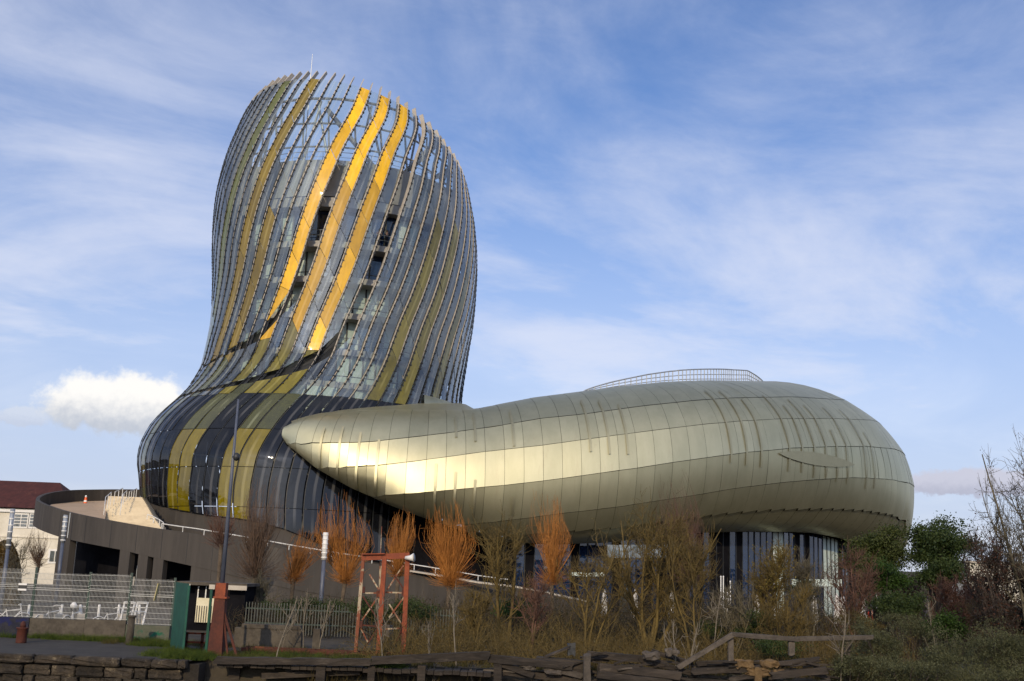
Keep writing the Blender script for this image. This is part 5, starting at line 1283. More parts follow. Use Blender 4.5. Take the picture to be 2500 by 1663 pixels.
# ------------------------------------------------------------------ people
def person(name_loc, heading, coat, label, lean=0.0, arms='rail', h=1.72):
    e = empty('person', name_loc, label, 'person'); s = h / 1.75
    J = {'pel': (0, 0, .95), 'waist': (0, .0, 1.12), 'chest': (0, -.02 - lean * .5, 1.34), 'neck': (0, -.03 - lean, 1.50), 'head': (0, -.06 - lean, 1.62), 'top': (0, -.05 - lean, 1.73),
         'hl': (.10, 0, .90), 'kl': (.11, -.03, .50), 'al': (.11, .02, .09), 'fl': (.12, -.14, .04), 'hr': (-.10, 0, .90), 'kr': (-.11, -.02, .50), 'ar': (-.11, .03, .09), 'fr': (-.12, -.13, .04),
         'sl': (.19, -.02 - lean * .8, 1.42), 'sr': (-.19, -.02 - lean * .8, 1.42)}
    if arms == 'rail': J.update(el=(.27, -.10 - lean, 1.18), wl=(.18, -.34 - lean, 1.10), er=(-.27, -.10 - lean, 1.18), wr=(-.18, -.34 - lean, 1.10))
    else: J.update(el=(.25, .02, 1.15), wl=(.24, -.10, .93), er=(-.25, .02, 1.15), wr=(-.24, -.08, .93))
    E_ = [('pel', 'waist'), ('waist', 'chest'), ('chest', 'neck'), ('neck', 'head'), ('head', 'top'), ('pel', 'hl'), ('hl', 'kl'), ('kl', 'al'), ('al', 'fl'), ('pel', 'hr'), ('hr', 'kr'), ('kr', 'ar'), ('ar', 'fr'), ('chest', 'sl'), ('sl', 'el'), ('el', 'wl'), ('chest', 'sr'), ('sr', 'er'), ('er', 'wr')]
    Rd = dict(pel=.15, waist=.13, chest=.15, neck=.055, head=.095, top=.07, hl=.095, kl=.062, al=.045, fl=.04, hr=.095, kr=.062, ar=.045, fr=.04, sl=.07, el=.05, wl=.035, sr=.07, er=.05, wr=.035)
    def skin(nm, keys, edges, mat, grow=1., root=None):
        me = bpy.data.meshes.new(nm); ks = list(keys); me.from_pydata([tuple(c * s for c in J[k]) for k in ks], [(ks.index(a), ks.index(b)) for a, b in edges], [])
        o = bpy.data.objects.new(nm, me); COL.objects.link(o); o.parent = e; me.materials.append(mat)
        md = o.modifiers.new('skin', 'SKIN'); md.use_smooth_shade = True
        for i, k in enumerate(ks): r = Rd[k] * grow * s; me.skin_vertices[0].data[i].radius = (r, r * .8); me.skin_vertices[0].data[i].use_root = (k == (root or ks[0]))
        o.modifiers.new('sub', 'SUBSURF').levels = 1; return o
    body = skin('body', J, E_, M['skin'], 1., 'pel')
    ck = ['chest', 'waist', 'pel', 'neck', 'sl', 'el', 'wl', 'sr', 'er', 'wr', 'hl', 'hr']
    Rs = dict(Rd); Rd.update(neck=.06, hl=.10, hr=.10)
    skin('coat', ck, [(a, b) for a, b in E_ if a in ck and b in ck], coat, 1.18, 'pel')
    tk = ['pel', 'hl', 'kl', 'al', 'hr', 'kr', 'ar', 'fl', 'fr']; skin('trousers', tk, [(a, b) for a, b in E_ if a in tk and b in tk], M['trousers'], 1.14, 'pel')
    b = MB(); hx, hy, hz = [c * s for c in J['head']]; b.lathe((0, 0, 0), [(.02, -.11), (.075, -.07), (.103, 0), (.098, .06), (.06, .12), (.01, .135)], 12)
    V = [(hx + x, hy + .018 + y * 1.05, hz + .04 + z) for x, y, z in b.v]; b.v = V; o_ = b.build('hair', M['hair'], None, True); o_.parent = e
    # face: nose, eyes, mouth
    b = MB(); b.box((hx, hy - .088, hz + .0), (.022, .04, .045), taper=.5); o_ = b.build('nose', M['skin'], None); o_.parent = e
    b = MB()
    for sx in (-1, 1): b.box((hx + sx * .035, hy - .083, hz + .03), (.022, .012, .012))
    b.box((hx, hy - .080, hz - .05), (.045, .012, .01)); o_ = b.build('features', M['hair'], None); o_.parent = e
    for sx, w in ((1, 'wl'), (-1, 'wr')):
        W_ = np.array(J[w]) * s; b = MB(); d = np.array([-.15 * sx, -1, -.2]) if arms == 'rail' else np.array([0, -.2, -1.]); d = d / np.linalg.norm(d); sd = np.cross(d, (0, 0, 1) if arms == 'rail' else (0, 1, 0)); sd /= np.linalg.norm(sd)
        b.tube([W_, W_ + d * .05, W_ + d * .09], [.028, .038, .036], 8)
        for f_, l_ in ((-.028, .062), (-.009, .078), (.010, .074), (.028, .056)): b.tube([W_ + d * .08 + sd * f_, W_ + d * (.08 + l_ * .6) + sd * f_, W_ + d * (.08 + l_ * .85) + sd * f_ - np.array([0, 0, l_ * .4])], [.0095, .009, .007], 5)
        b.tube([W_ + d * .03 - sd * .03 * sx, W_ + d * .07 - sd * .052 * sx, W_ + d * .09 - sd * .05 * sx], [.012, .010, .008], 5); o_ = b.build('hand', M['skin'], None, True); o_.parent = e
    e.rotation_euler = (0, 0, heading); return e
def build_people():
    zf = 32.42
    for x, y, coat, lb in ((922, 606, 'coatpink', 'person in a salmon coat leaning on the tower balcony rail'), (941, 607, 'trousers', 'person in dark clothes at the balcony rail beside the salmon coat'), (990, 612, 'coatplum', 'person in a plum coat behind the balcony glass'), (885, 602, 'trousers', 'person in dark clothes behind the glass left of the open slot')):
        best = None
        for ph in np.radians(np.linspace(-30, 60, 181)):
            p = tower(np.array(ph), np.array(32.4), -1.9); d = abs(proj(p)[0] - x)
            if best is None or d < best[0]: best = (d, p, ph)
        p = best[1]; person((p[0], p[1], zf), best[2], M[coat], lb, .06)
    g = at(2126, 1502, 74.); person((g[0], 74., 0.0), .4, M['coatred'], 'person in a bright red coat on the terrace', 0, 'down', 1.8)
    q = person((0, 0, 0), 0, M['trousers'], 'x') if False else None
build_people()

# ================================================================== VEGETATION
def curve_twigs(base, dirs, length, bend, rng, m_=5, wob=.05):
    """base (n,3), dirs (n,3), length (n,), bend = pull towards +z"""
    n = len(base); P = np.empty((n, m_, 3)); P[:, 0] = base; d = dirs / np.linalg.norm(dirs, axis=1, keepdims=True); st = (length / (m_ - 1))[:, None]
    for i in range(1, m_):
        P[:, i] = P[:, i - 1] + d * st
        d = d + np.array([0, 0, 1.]) * bend + rng.normal(0, wob, (n, 3)); d /= np.linalg.norm(d, axis=1, keepdims=True)
    return P
def on_twigs(P, rng, n, lo=.25, hi=1.):
    i = rng.integers(0, len(P), n); t = rng.uniform(lo, hi, n) * (P.shape[1] - 1); j = np.minimum(t.astype(int), P.shape[1] - 2); w = (t - j)[:, None]
    a, b = P[i, j], P[i, j + 1]; d = b - a; return a * (1 - w) + b * w, d / (np.linalg.norm(d, axis=1, keepdims=True) + 1e-9)
def rand_dirs(n, rng, tmin, tmax, power=1.):
    az = rng.uniform(0, 2 * math.pi, n); t = np.radians(tmin + (tmax - tmin) * rng.random(n) ** power)
    return np.stack([np.sin(t) * np.cos(az), np.sin(t) * np.sin(az), np.cos(t)], 1)

def willow(x, ytop, ycrown, wpx, D, mat, label, seed, n0=520, name='willow_tree', group='pollarded willows along the ramp', fine=1.0):
    rng = np.random.default_rng(seed); n = int(n0 * rng.uniform(.46, .70)); ytop -= 12; X = at(x, ycrown, D)[0]; zh = max(at(x, ycrown, D)[2], .6); zt = at(x, ytop, D)[2]; hw = wpx / F * D; H = zt - zh
    e = empty(name, (X, D, 0), label, 'tree', group); h = np.array([X, D, zh])
    b = MB(); b.tube([(X, D, -.05), (X + rng.normal(0, .04), D, zh * .55), (X, D, zh), (X, D, zh + .25)], [.14, .11, .13, .05], 8); b.build('trunk', M['trunk'], e, True)
    # main limbs: each tree forks its own way
    nl = int(rng.integers(7, 13)); tw = rng.uniform(34, 58); d0 = rand_dirs(nl, rng, 3, tw); L = H * rng.uniform(.18, .5, nl); limbs = curve_twigs(np.repeat(h[None], nl, 0), d0, L, .12, rng, 5, .09)
    bs, ds = on_twigs(limbs, rng, n, .05, 1.); li = np.abs(rng.normal(0, 1, n)); up = ds * .9 + np.array([0, 0, .55]) + rng.normal(0, .30, (n, 3))
    lead = np.exp(-((limbs[:, -1, None, :2] - bs[None, :, :2]) ** 2).sum(2) / .25).max(0)
    r = np.linalg.norm(bs[:, :2] - h[:2], axis=1) / max(hw, .1); top = h[2] + H * np.clip(1.0 - .45 * r ** 1.2, .35, 1.) * np.where(rng.random(n) < .24, rng.uniform(.72, 1.05, n), rng.uniform(.26, .78, n))
    ln = np.clip(top - bs[:, 2], .35, None); sh = curve_twigs(bs, up, ln, .11, rng, 6, .06)
    rad = sh[..., :2] - h[:2]; rr = np.linalg.norm(rad, axis=2); zz = (sh[..., 2] - h[2]) / H; lim = hw * np.interp(zz, [0, .2, .45, .7, 1.05], [1.0, 1.15, 1.0, .6, .3])
    k = np.minimum(1., lim / (rr + 1e-6)); sh[..., :2] = h[:2] + rad * (.25 + .75 * k)[..., None]
    sk = rng.normal(0, .10, 2); sh[..., 0] += sk[0] * (sh[..., 2] - h[2]); sh[..., 1] += sk[1] * (sh[..., 2] - h[2]); lp_ = rng.uniform(0, 6.28); wv = 1 + .28 * np.sin(np.arctan2(sh[..., 1] - D, sh[..., 0] - X) * 2 + lp_); sh[..., 0] = X + (sh[..., 0] - X) * wv
    # fine side twigs, low skirt
    m_ = int(n * 1.6 * fine); b2, d2 = on_twigs(sh, rng, m_, .15, .95); t2 = curve_twigs(b2, d2 + rng.normal(0, .45, (m_, 3)) + [0, 0, .15], rng.uniform(.25, .8, m_) * H / 5., .10, rng, 4, .08)
    m3 = int(n * .9 * fine); t3 = curve_twigs(h + rng.normal(0, .12, (m3, 3)), rand_dirs(m3, rng, 20, 100), rng.uniform(.35, 1., m3) * hw * 1.05, .16, rng, 5, .10)
    px = D / F
    A = [twig_arrays(limbs, np.full(nl, .045), np.full(nl, .016), 4), twig_arrays(sh, np.full(n, .012), np.full(n, .0045), 3), twig_arrays(t2, np.full(m_, .008), np.full(m_, .0035), 3), twig_arrays(t3, np.full(m3, .009), np.full(m3, .004), 3)]
    V, Q = join_arrays(A); fast_mesh('crown', V, Q, mat, e)
    return e
def build_willows():
    D = 64.
    willow(622, 1165, 1405, 90, 60., M['willowbrown'], 'large brown bare pollard tree right of the tall lamp mast', 1, 620)
    willow(716, 1292, 1415, 50, 63., M['willow'], 'smallest orange willow in front of the white handrail', 2, 420)
    willow(843, 1208, 1418, 58, 63., M['willow'], 'tall orange willow left of the rusty lattice frame', 3, 560)
    willow(972, 1248, 1400, 48, 65., M['willow'], 'orange willow rising behind the lattice frame', 4, 480)
    willow(1098, 1228, 1425, 72, 63., M['willow'], 'broad orange willow right of the lattice frame', 5, 640)
    willow(1347, 1208, 1420, 58, 66., M['willow'], 'orange willow in front of the shell where the base glazing starts', 6, 540)
    willow(1680, 1158, 1420, 75, 68., M['redtwig'], 'reddish brown bare tree against the metal shell', 7, 380, 'bare_tree', 'bare trees before the shell')
    willow(94, 1290, 1380, 30, 84., M['willowbrown'], 'brown bare sapling tree under the curl of the ramp', 8, 260, 'bare_tree', 'bare trees before the shell')
    willow(540, 1235, 1330, 60, 70., M['redtwig'], 'reddish brown shrub tree behind the tall lamp mast', 9, 260, 'bare_tree', 'bare trees before the shell')
build_willows()

def bare_tree(x, yb, ytop, wpx, D, mat, label, seed, stems=3, n1=26, n2=260, n3=900, leafmat=None, nleaf=0, leafsize=.12, name='bare_tree', group='bare trees before the shell', spread=22, r0=.10, base_z=0.):
    rng = np.random.default_rng(seed); X = at(x, yb, D)[0]; H = at(x, ytop, D)[2] - base_z; hw = wpx / F * D
    e = empty(name, (X, D, base_z), label, 'tree', group); o = np.array([X, D, base_z - .05])
    st = curve_twigs(np.repeat(o[None], stems, 0) + rng.normal(0, .08, (stems, 3)) * [1, 1, 0], rand_dirs(stems, rng, 2, spread), H * rng.uniform(.78, .98, stems), .06, rng, 9, .09)
    b1, d1 = on_twigs(st, rng, n1, .22, .9); L1 = H * .42 * (1.1 - (b1[:, 2] - base_z) / H) * rng.uniform(.6, 1.2, n1); l1 = curve_twigs(b1, d1 * .5 + rand_dirs(n1, rng, 35, 85), L1, .10, rng, 7, .10)
    b2, d2 = on_twigs(l1, rng, n2, .15, 1.); l2 = curve_twigs(b2, d2 * .8 + rng.normal(0, .55, (n2, 3)) + [0, 0, .2], H * .17 * rng.uniform(.4, 1.2, n2), .08, rng, 5, .12)
    al = np.concatenate([l2[:, ::2][:, :3], st[rng.integers(0, stems, 30)][:, 6:9]], 0) if True else l2
    b3, d3 = on_twigs(al, rng, n3, .1, 1.); l3 = curve_twigs(b3, d3 * .7 + rng.normal(0, .6, (n3, 3)) + [0, 0, .2], H * .085 * rng.uniform(.4, 1.2, n3), .06, rng, 4, .14)
    for l in (l1, l2, l3):
        rad = l[..., 0] - X; k = np.minimum(1., hw / (np.abs(rad) + 1e-6)); l[..., 0] = X + rad * (.3 + .7 * k)
    V, Q = twig_arrays(st, np.full(stems, r0), np.full(stems, .018), 7); fast_mesh('trunk', V, Q, mat, e, smooth=True)
    A = [twig_arrays(l1, np.full(n1, r0 * .38), np.full(n1, .010), 4), twig_arrays(l2, np.full(n2, .014), np.full(n2, .005), 3), twig_arrays(l3, np.full(n3, .008), np.full(n3, .004), 3)]
    V, Q = join_arrays(A); fast_mesh('crown', V, Q, mat, e)
    if nleaf:
        C, _ = on_twigs(l3, rng, nleaf, 0, 1); V, Q = leaf_arrays(C + rng.normal(0, .05, C.shape), leafsize, rng); fast_mesh('foliage', V, Q, leafmat, e)
    return e
def build_bare():
    bare_tree(1232, 1560, 1235, 95, 46., M['yellowtwig'], 'lichen yellow bare tree left of the orange willow by the glazing', 21, 3, 26, 260, 900, spread=24, r0=.085)
    bare_tree(1590, 1565, 1215, 150, 45., M['yellowtwig'], 'large yellow twigged multi stemmed bare tree before the pale windows', 22, 6, 60, 620, 2400, M['yleaf'], 700, .06, spread=26, r0=.08)
    bare_tree(1700, 1570, 1300, 60, 43., M['yellowtwig'], 'yellow brown bare tree leaning over the collapsed wharf', 23, 3, 24, 260, 900, spread=16, r0=.05)
    bare_tree(1858, 1550, 1305, 70, 46., M['yellowtwig'], 'lichen yellow sapling with sparse foliage before the glazed base', 24, 2, 34, 380, 1400, M['yleaf'], 2200, .07, spread=10, r0=.06)
    bare_tree(1975, 1545, 1352, 55, 47., M['greytwig'], 'grey bare tree before the curtained windows', 25, 3, 22, 240, 900, spread=14, r0=.045)
    bare_tree(2090, 1545, 1335, 60, 50., M['redtwig'], 'reddish bare tree beside the round evergreen shrub', 26, 3, 26, 320, 1300, spread=18, r0=.05)
    bare_tree(1440, 1560, 1330, 80, 44., M['yellowtwig'], 'thin yellow bare tree above the dark timber post', 27, 4, 30, 280, 900, spread=22, r0=.05)
    bare_tree(1150, 1570, 1420, 70, 43., M['yellowtwig'], 'small yellow bramble tree right of the lattice frame', 28, 4, 26, 240, 800, spread=26, r0=.035)
    bare_tree(1790, 1540, 1400, 70, 44., M['greytwig'], 'grey bare thicket tree behind the grey timber rail', 29, 4, 30, 300, 900, spread=24, r0=.035)
    bare_tree(1920, 1560, 1420, 80, 42., M['yellowtwig'], 'low yellow thicket tree right of the lichen sapling', 30, 5, 36, 320, 1000, spread=30, r0=.03)
    bare_tree(640, 1520, 1380, 60, 55., M['greytwig'], 'grey bare tree with a pale trunk behind the kiosk', 31, 1, 22, 240, 800, spread=5, r0=.10)
    bare_tree(10, 1470, 1300, 60, 66., M['greytwig'], 'thin grey bare tree before the cream house', 32, 2, 18, 160, 500, spread=12, r0=.04)
    bare_tree(1300, 1550, 1400, 70, 44., M['redtwig'], 'reddish bare tree between the two yellow ones', 33, 3, 24, 240, 800, spread=24, r0=.04)
    # dark bare trees closing the right edge
    bare_tree(2520, 1560, 1085, 70, 40., M['greytwig'], 'tall dark half leafless tree at the far end of the shrubs', 41, 3, 26, 260, 1000, M['greyleaf'], 2600, .06, spread=9, r0=.08)
    bare_tree(2455, 1560, 1290, 80, 41., M['darktwig'], 'shorter dark bushy tree with russet leaves', 42, 5, 60, 700, 3000, M['russet'], 6500, .08, spread=28, r0=.06)
    bare_tree(2330, 1540, 1385, 90, 50., M['redtwig'], 'russet thicket tree right of the evergreen', 43, 6, 50, 500, 2000, M['russet'], 3500, .09, spread=34, r0=.04)
    bare_tree(2400, 1540, 1400, 90, 58., M['redtwig'], 'low russet thicket beneath the dark trees', 44, 6, 50, 500, 2000, M['russet'], 4500, .10, spread=34, r0=.04)
    bare_tree(2220, 1530, 1390, 70, 60., M['redtwig'], 'russet bare thicket behind the evergreen trunks', 45, 5, 40, 400, 1500, M['russet'], 1500, .09, spread=28, r0=.04)
    # pale saplings on the quay
    for i, (x, yb, yt, lb) in enumerate(((682, 1594, 1432, 'slender pale forked sapling on the quay left of the stubby post'), (694, 1570, 1445, 'thin pale sapling just behind the forked one'), (748, 1570, 1435, 'pale leaning sapling left of the slate lamp column'), (778, 1540, 1432, 'thin pale sapling crossing the slate lamp column'), (938, 1588, 1420, 'pale curved sapling inside the lattice frame'), (1055, 1592, 1490, 'white stemmed sapling right of the lattice frame'), (1112, 1592, 1440, 'white stemmed sapling among the brambles'), (1682, 1640, 1490, 'bright pale sapling rising from the collapsed wharf'), (1738, 1560, 1430, 'thin pale sapling behind the slanting beam'), (2045, 1680, 1480, 'tall thin pale sapling at the end of the timber rail'), (2275, 1560, 1440, 'thin pale sapling before the evergreen'), (520 + 1130, 1600, 1480, 'thin brown sapling left of the bright pale one'), (1060, 1640, 1600, 'tiny pale seedling below the wharf edge'), (1165, 1655, 1600, 'small pale branching seedling by the wharf pile'))):
        D = 38.2 if yb > 1585 else 42.; bz = 0. if yb < 1630 else -.7
        bare_tree(x, yb, yt, 28, D if yb < 1600 else 36.9, M['palestem'], lb, 60 + i, 1, 6, 16, 30, name='sapling', group='pale saplings along the quay', spread=6, r0=.022, base_z=bz)
build_bare()

def leafy(x, y, rx, ry, D, n, size, mat, label, seed, name='shrub', group='shrubs by the quay', cat='shrub', lobes=10, trunk=True, depth=1.0, trunks=None, fill=.55, base_z=0.):
    """a crown of leaf clumps scattered over several lobes around an uneven outline"""
    rng = np.random.default_rng(seed); c = at(x, y, D); a, h = rx / F * D, ry / F * D
    e = empty(name, (c[0], D, base_z), label, cat, group)
    lc = []; lr = []
    for i in range(lobes):
        v = rng.normal(size=3); v /= np.linalg.norm(v); r = rng.uniform(.25, .85); lc.append(c + v * r * np.array([a, a * depth, h]) * [1, 1, .9]); lr.append(rng.uniform(.28, .5))
    lc = np.array(lc); lr = np.array(lr); K = max(40, n // 26)
    li = rng.integers(0, lobes, K); v = rng.normal(size=(K, 3)); v /= np.linalg.norm(v, axis=1, keepdims=True); v[:, 2] = np.where(v[:, 2] < -.3, -v[:, 2], v[:, 2])
    cc = lc[li] + v * (rng.random(K) ** fill)[:, None] * lr[li][:, None] * np.array([a, a * depth, h])
    ci = rng.integers(0, K, n); C = cc[ci] + rng.normal(0, 1., (n, 3)) * size * rng.uniform(.8, 2.6, (n, 1)) * [1, 1, .7]
    V, Q = leaf_arrays(C, size, rng, .5, .3); fast_mesh('crown' if cat == 'tree' else 'foliage', V, Q, mat, e)
    tb = trunks or [(0., 0.)]
    T = []
    for dx, _ in tb:
        base = np.array([c[0] + dx, D, base_z - .05])
        for j in range(max(3, lobes // len(tb))):
            t_ = lc[rng.integers(0, lobes)]; mid = base * .55 + t_ * .45 + [0, 0, (t_[2] - base[2]) * .12]; T.append([base, base * .8 + mid * .2 + [0, 0, .1 * (t_[2] - base[2])], mid, t_ * .8 + mid * .2, t_ + rng.normal(0, .1, 3)])
    T = np.array(T); rr = (.035 + .012 * a) * (1.6 if cat == 'tree' else .6)
    V, Q = twig_arrays(T, np.full(len(T), rr), np.full(len(T), .012), 5); fast_mesh('trunk' if cat == 'tree' else 'stem', V, Q, M['darktwig'], e, smooth=True)
    return e
def build_leafy():
    leafy(2300, 1345, 105, 74, 56., 24000, .13, M['evergreen'], 'dark evergreen tree with a domed crown right of the shell', 101, 'evergreen_tree', 'evergreen trees', 'tree', 22, depth=.9, trunks=[(-.6, 0)])
    leafy(2140, 1350, 88, 70, 55.5, 16000, .12, M['everlight'], 'lighter evergreen tree touching the shell', 102, 'evergreen_tree', 'evergreen trees', 'tree', 16, depth=.9, trunks=[(-.2, 0), (.5, 0)], fill=.7)
    leafy(2290, 1408, 56, 46, 54., 9000, .12, M['evergreen'], 'low dark evergreen tree under the domed crown', 103, 'evergreen_tree', 'evergreen trees', 'tree', 12, trunks=[(-.3, 0)])
    leafy(2160, 1418, 50, 46, 51., 7000, .11, M['bright'], 'round dark green shrub before the end of the glazed base', 104, 'evergreen_shrub', lobes=12)
    leafy(2200, 1480, 70, 44, 48., 6000, .10, M['evergreen'], 'dark green shrub below the evergreen tree', 105, 'evergreen_shrub', lobes=12)
    leafy(2315, 1535, 52, 36, 42., 5000, .085, M['bright'], 'bright green shrub among the olive bushes', 106, lobes=10)
    leafy(1960, 1450, 50, 48, 49., 3500, .08, M['bright'], 'bright green leafy shrub left of the evergreen', 107, lobes=10, fill=.9)
    leafy(1850, 1525, 60, 36, 44., 4000, .075, M['evergreen'], 'green ivy shrub above the grey timber rail', 108, lobes=12)
    leafy(1760, 1545, 90, 40, 45., 4000, .07, M['evergreen'], 'dark ivy shrub behind the slanting beam', 109, lobes=14)
    leafy(1900, 1585, 110, 28, 40., 5000, .065, M['evergreen'], 'dark shrub beneath the grey timber rail', 110, lobes=14)
    # olive shrubs filling the lower right
    for i, (x, y, rx, ry, D, n, m_) in enumerate(((2150, 1585, 110, 70, 38.5, 11000, 'oliveleaf'), (2300, 1610, 130, 75, 37.4, 13000, 'oliveleaf'), (2450, 1590, 110, 90, 37.8, 13000, 'oliveleaf'), (2220, 1655, 130, 50, 36.6, 11000, 'oliveleaf'), (2410, 1665, 130, 50, 36.4, 11000, 'oliveleaf'), (2070, 1620, 75, 55, 37.2, 8000, 'oliveleaf'), (2420, 1500, 100, 55, 43., 8000, 'bramble'), (2230, 1540, 90, 50, 43., 8000, 'oliveleaf'), (2100, 1530, 70, 45, 44., 6000, 'bramble'), (2500, 1640, 70, 80, 36.8, 9000, 'oliveleaf'))):
        leafy(x, y, rx, ry, D, n, .052, M[m_], ['olive grey shrub at the end of the grey timber rail', 'broad olive grey shrub below the bright green one', 'tall olive grey shrub beneath the dark trees', 'low olive shrub hanging over the bank', 'low olive shrub at the bank under the tall one', 'olive shrub overgrowing the end of the collapsed wharf', 'brown bramble shrub under the russet trees', 'olive shrub behind the bright green one', 'brown bramble shrub behind the timber rail end', 'olive shrub at the edge of the bank below the tall dark tree'][i], 120 + i, lobes=18, group='olive shrubs over the bank', fill=.6, base_z=0. if D > 37.3 else -.9)
    for i, (x, y, rx, ry, D, n) in enumerate(((2590, 1560, 120, 100, 40., 9000), (2720, 1540, 130, 90, 44., 9000), (2600, 1440, 110, 90, 56., 9000), (2850, 1520, 150, 100, 46., 9000))):
        leafy(x, y, rx, ry, D, n, .075, M['oliveleaf' if i != 2 else 'evergreen'], ['olive bush beyond the tall dark tree', 'wide olive bush further along the bank', 'evergreen bush behind the bank beyond the dark trees', 'last olive bush along the bank'][i], 150 + i, lobes=16, group='olive shrubs over the bank', fill=.6)
    leafy(690, 1490, 60, 28, 52., 3500, .08, M['evergreen'], 'clipped dark hedge bush behind the paling fence left part', 131, 'hedge_bush', 'hedge bushes', lobes=10)
    leafy(790, 1490, 60, 30, 52., 3500, .08, M['evergreen'], 'dark hedge bush behind the paling fence by the lamp column', 132, 'hedge_bush', 'hedge bushes', lobes=10)
    leafy(1010, 1490, 70, 36, 50., 4500, .08, M['evergreen'], 'dark ivy bush right of the lattice frame', 133, 'hedge_bush', 'hedge bushes', lobes=12)
    leafy(1255, 1490, 60, 34, 50., 3500, .08, M['bright'], 'green ivy bush below the ramp end', 134, 'hedge_bush', 'hedge bushes', lobes=10)
    leafy(905, 1490, 60, 32, 49., 3500, .08, M['evergreen'], 'dark ivy bush behind the lattice frame', 135, 'hedge_bush', 'hedge bushes', lobes=10)
    b = MB()
build_leafy()
def dome():
    # rounded ochre hedge mound far left
    rng = np.random.default_rng(7); c = at(20, 1375, 70.); n = 16000; v = rng.normal(size=(n, 3)); v /= np.linalg.norm(v, axis=1, keepdims=True); v[:, 2] = np.abs(v[:, 2])
    zt = at(5, 1318, 70.)[2]; a = 48 / F * 70
    C = np.array([at(5, 1400, 70.)[0], 70., 0.]) + v * np.array([a, a, zt]) * (rng.uniform(.93, 1., (n, 1)))
    e = empty('clipped_shrub', (float(at(5, 1400, 70.)[0]), 70., 0), 'tall rounded ochre clipped shrub before the cream house', 'shrub'); V, Q = leaf_arrays(C, .13, rng, .6); fast_mesh('foliage', V, Q, leaf_mat('leaf_ochre', (.085, .05, .012), (.14, .085, .02)), e)
    b = MB(); b.lathe((e.location.x, 70., 0), [(a * .9, 0), (a * .86, zt * .4), (a * .6, zt * .75), (.1, zt * .93)], 18); b.build('stem', M['darktwig'], e)
dome()

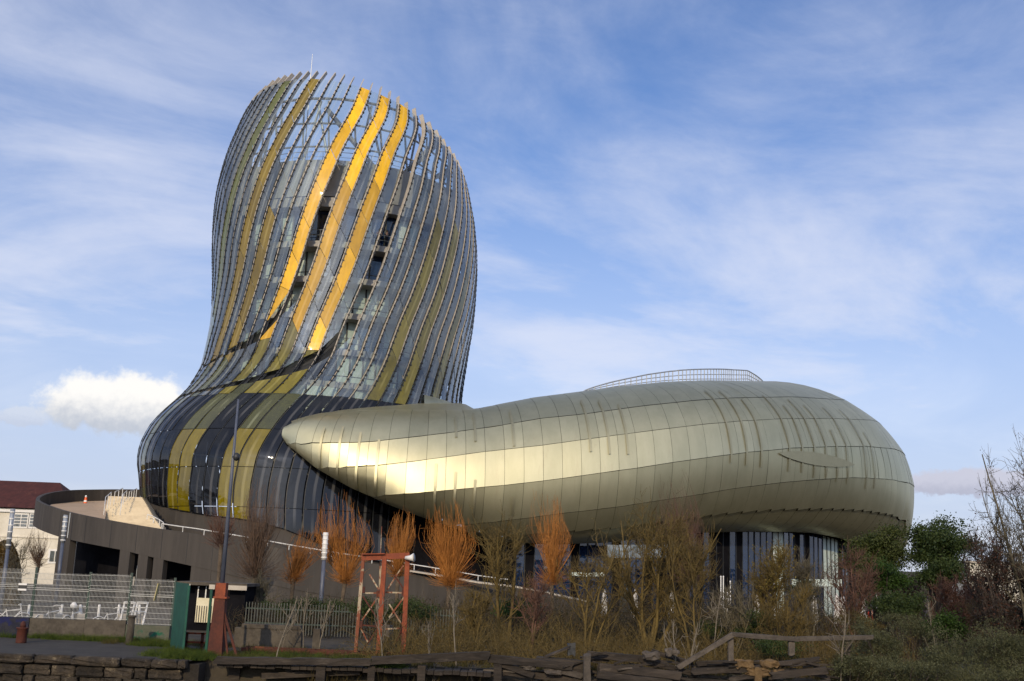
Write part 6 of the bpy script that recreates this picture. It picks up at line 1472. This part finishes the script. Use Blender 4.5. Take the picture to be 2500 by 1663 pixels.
def build_undergrowth():
    leaf_mat('leaf_thicket', (.012, .017, .007), (.044, .046, .018)); M['thicket'] = MATS['leaf_thicket']
    rng = np.random.default_rng(77)
    # brambles: arching canes and small leaves in one mass
    n = 5200; X = rng.uniform(-4.5, 14.5, n); Y = 38.2 + rng.random(n) ** 1.3 * 12; base = np.stack([X, Y, np.zeros(n)], 1)
    dens = .5 + .5 * np.sin(X * 1.3) * np.sin(Y * .9 + X * .4); keep = rng.random(n) < (.35 + .65 * dens); base = base[keep]; n = len(base)
    L = rng.uniform(.5, 1.9, n); P = curve_twigs(base, rand_dirs(n, rng, 5, 65), L, -.16, rng, 6, .14); P[..., 2] = np.maximum(P[..., 2], .02)
    A = [twig_arrays(P, np.full(n, .010), np.full(n, .004), 3)]
    m2 = n * 2; b2, d2 = on_twigs(P, rng, m2, .2, 1.); A.append(twig_arrays(curve_twigs(b2, d2 + rng.normal(0, .6, (m2, 3)), rng.uniform(.15, .5, m2), -.02, rng, 4, .15), np.full(m2, .006), np.full(m2, .003), 3))
    V, Q = join_arrays(A); o = kind(fast_mesh('bramble_canes', V, Q, M['yellowtwig']), 'stuff'); o['label'] = 'tangled brown bramble canes covering the bank'; o['category'] = 'brambles'
    C, _ = on_twigs(P, rng, 26000, .1, 1.); V, Q = leaf_arrays(C + rng.normal(0, .07, C.shape), .055, rng); o = kind(fast_mesh('bramble_leaves', V, Q, M['bramble']), 'stuff'); o['label'] = 'small brown green bramble leaves on the canes'; o['category'] = 'brambles'
    n = 5200; X = rng.uniform(-12, 30, n); Y = 50 + rng.random(n) * 14; base = np.stack([X, Y, np.zeros(n)], 1)
    P = curve_twigs(base, rand_dirs(n, rng, 0, 50), rng.uniform(.9, 2.9, n) * np.interp(X, [-12, -3, 5, 30], [.5, .7, 1., 1.]), -.04, rng, 6, .13)
    m2 = n * 3; b2, d2 = on_twigs(P, rng, m2, .15, 1.); V, Q = join_arrays([twig_arrays(P, np.full(n, .013), np.full(n, .005), 3), twig_arrays(curve_twigs(b2, d2 + rng.normal(0, .6, (m2, 3)), rng.uniform(.2, .7, m2), 0., rng, 4, .15), np.full(m2, .008), np.full(m2, .004), 3)])
    o = kind(fast_mesh('thicket_canes', V, Q, M['cane']), 'stuff'); o['label'] = 'brown leafless thicket in front of the terrace'; o['category'] = 'thicket'
    C, _ = on_twigs(P, rng, 42000, .0, 1.); V, Q = leaf_arrays(C + rng.normal(0, .12, C.shape), .085, rng); o = kind(fast_mesh('thicket_leaves', V, Q, M['thicket']), 'stuff'); o['label'] = 'dull olive leaves of the thicket before the terrace'; o['category'] = 'thicket'
    # grass tufts
    def grass(nm, boxes, n, hgt, mat, lb, seed):
        r = np.random.default_rng(seed); cs = []
        for (x0, x1, y0, y1, w) in boxes:
            k = int(n * w); t = r.random((k // 24 + 1, 2)); cen = np.stack([x0 + (x1 - x0) * t[:, 0], y0 + (y1 - y0) * t[:, 1]], 1); i = r.integers(0, len(cen), k); cs.append(np.concatenate([cen[i] + r.normal(0, .09, (k, 2)), r.uniform(.3, 1., (len(cen), 1))[i]], 1))
        c = np.concatenate(cs); k = len(c); base = np.stack([c[:, 0], c[:, 1], np.zeros(k)], 1); P = curve_twigs(base, rand_dirs(k, r, 0, 45), hgt * c[:, 2] * r.uniform(.5, 1.2, k), -.15, r, 4, .1)
        V, Q = twig_arrays(P, np.full(k, .007), np.full(k, .001), 3); o = kind(fast_mesh(nm, V, Q, mat), 'stuff'); o['label'] = lb; o['category'] = 'grass'
    xw = lambda x: float(at(x, 1560, 42.)[0])
    grass('green_grass', [(xw(80), xw(310), 43.0, 43.75, .28), (xw(318), xw(440), 41.5, 43.7, .25), (xw(430), xw(520), 37.3, 40.5, .12), (xw(505), xw(590), 36.6, 38.2, .3), (xw(560), xw(1010), 36.6, 40.5, .35), (xw(940), xw(1020), 36.5, 37.5, .1), (xw(-60), xw(80), 43.2, 43.8, .05)], 15000, .28, M['grass'], 'bright green grass tufts along the wall and quay', 3)
    grass('dry_grass', [(-9.2, -2., 36.7, 42.5, .6), (-14.5, -9.7, 42., 43.8, .15), (-2, 14, 37.4, 42., .8)], 15000, .26, M['drygrass'], 'dry yellow grass over the old wharf', 4)
    # reeds below the wharf
    r = np.random.default_rng(5); k = 2600; base = np.stack([r.uniform(-6, 13, k), r.uniform(36.2, 37.1, k), r.uniform(-1.4, -.6, k)], 1); P = curve_twigs(base, rand_dirs(k, r, 0, 50), r.uniform(.2, .7, k), .0, r, 4, .2); V, Q = twig_arrays(P, np.full(k, .008), np.full(k, .002), 3)
    o = kind(fast_mesh('bank_weeds', V, Q, M['bramble']), 'stuff'); o['label'] = 'weeds growing on the muddy bank below the wharf'; o['category'] = 'weeds'
build_undergrowth()
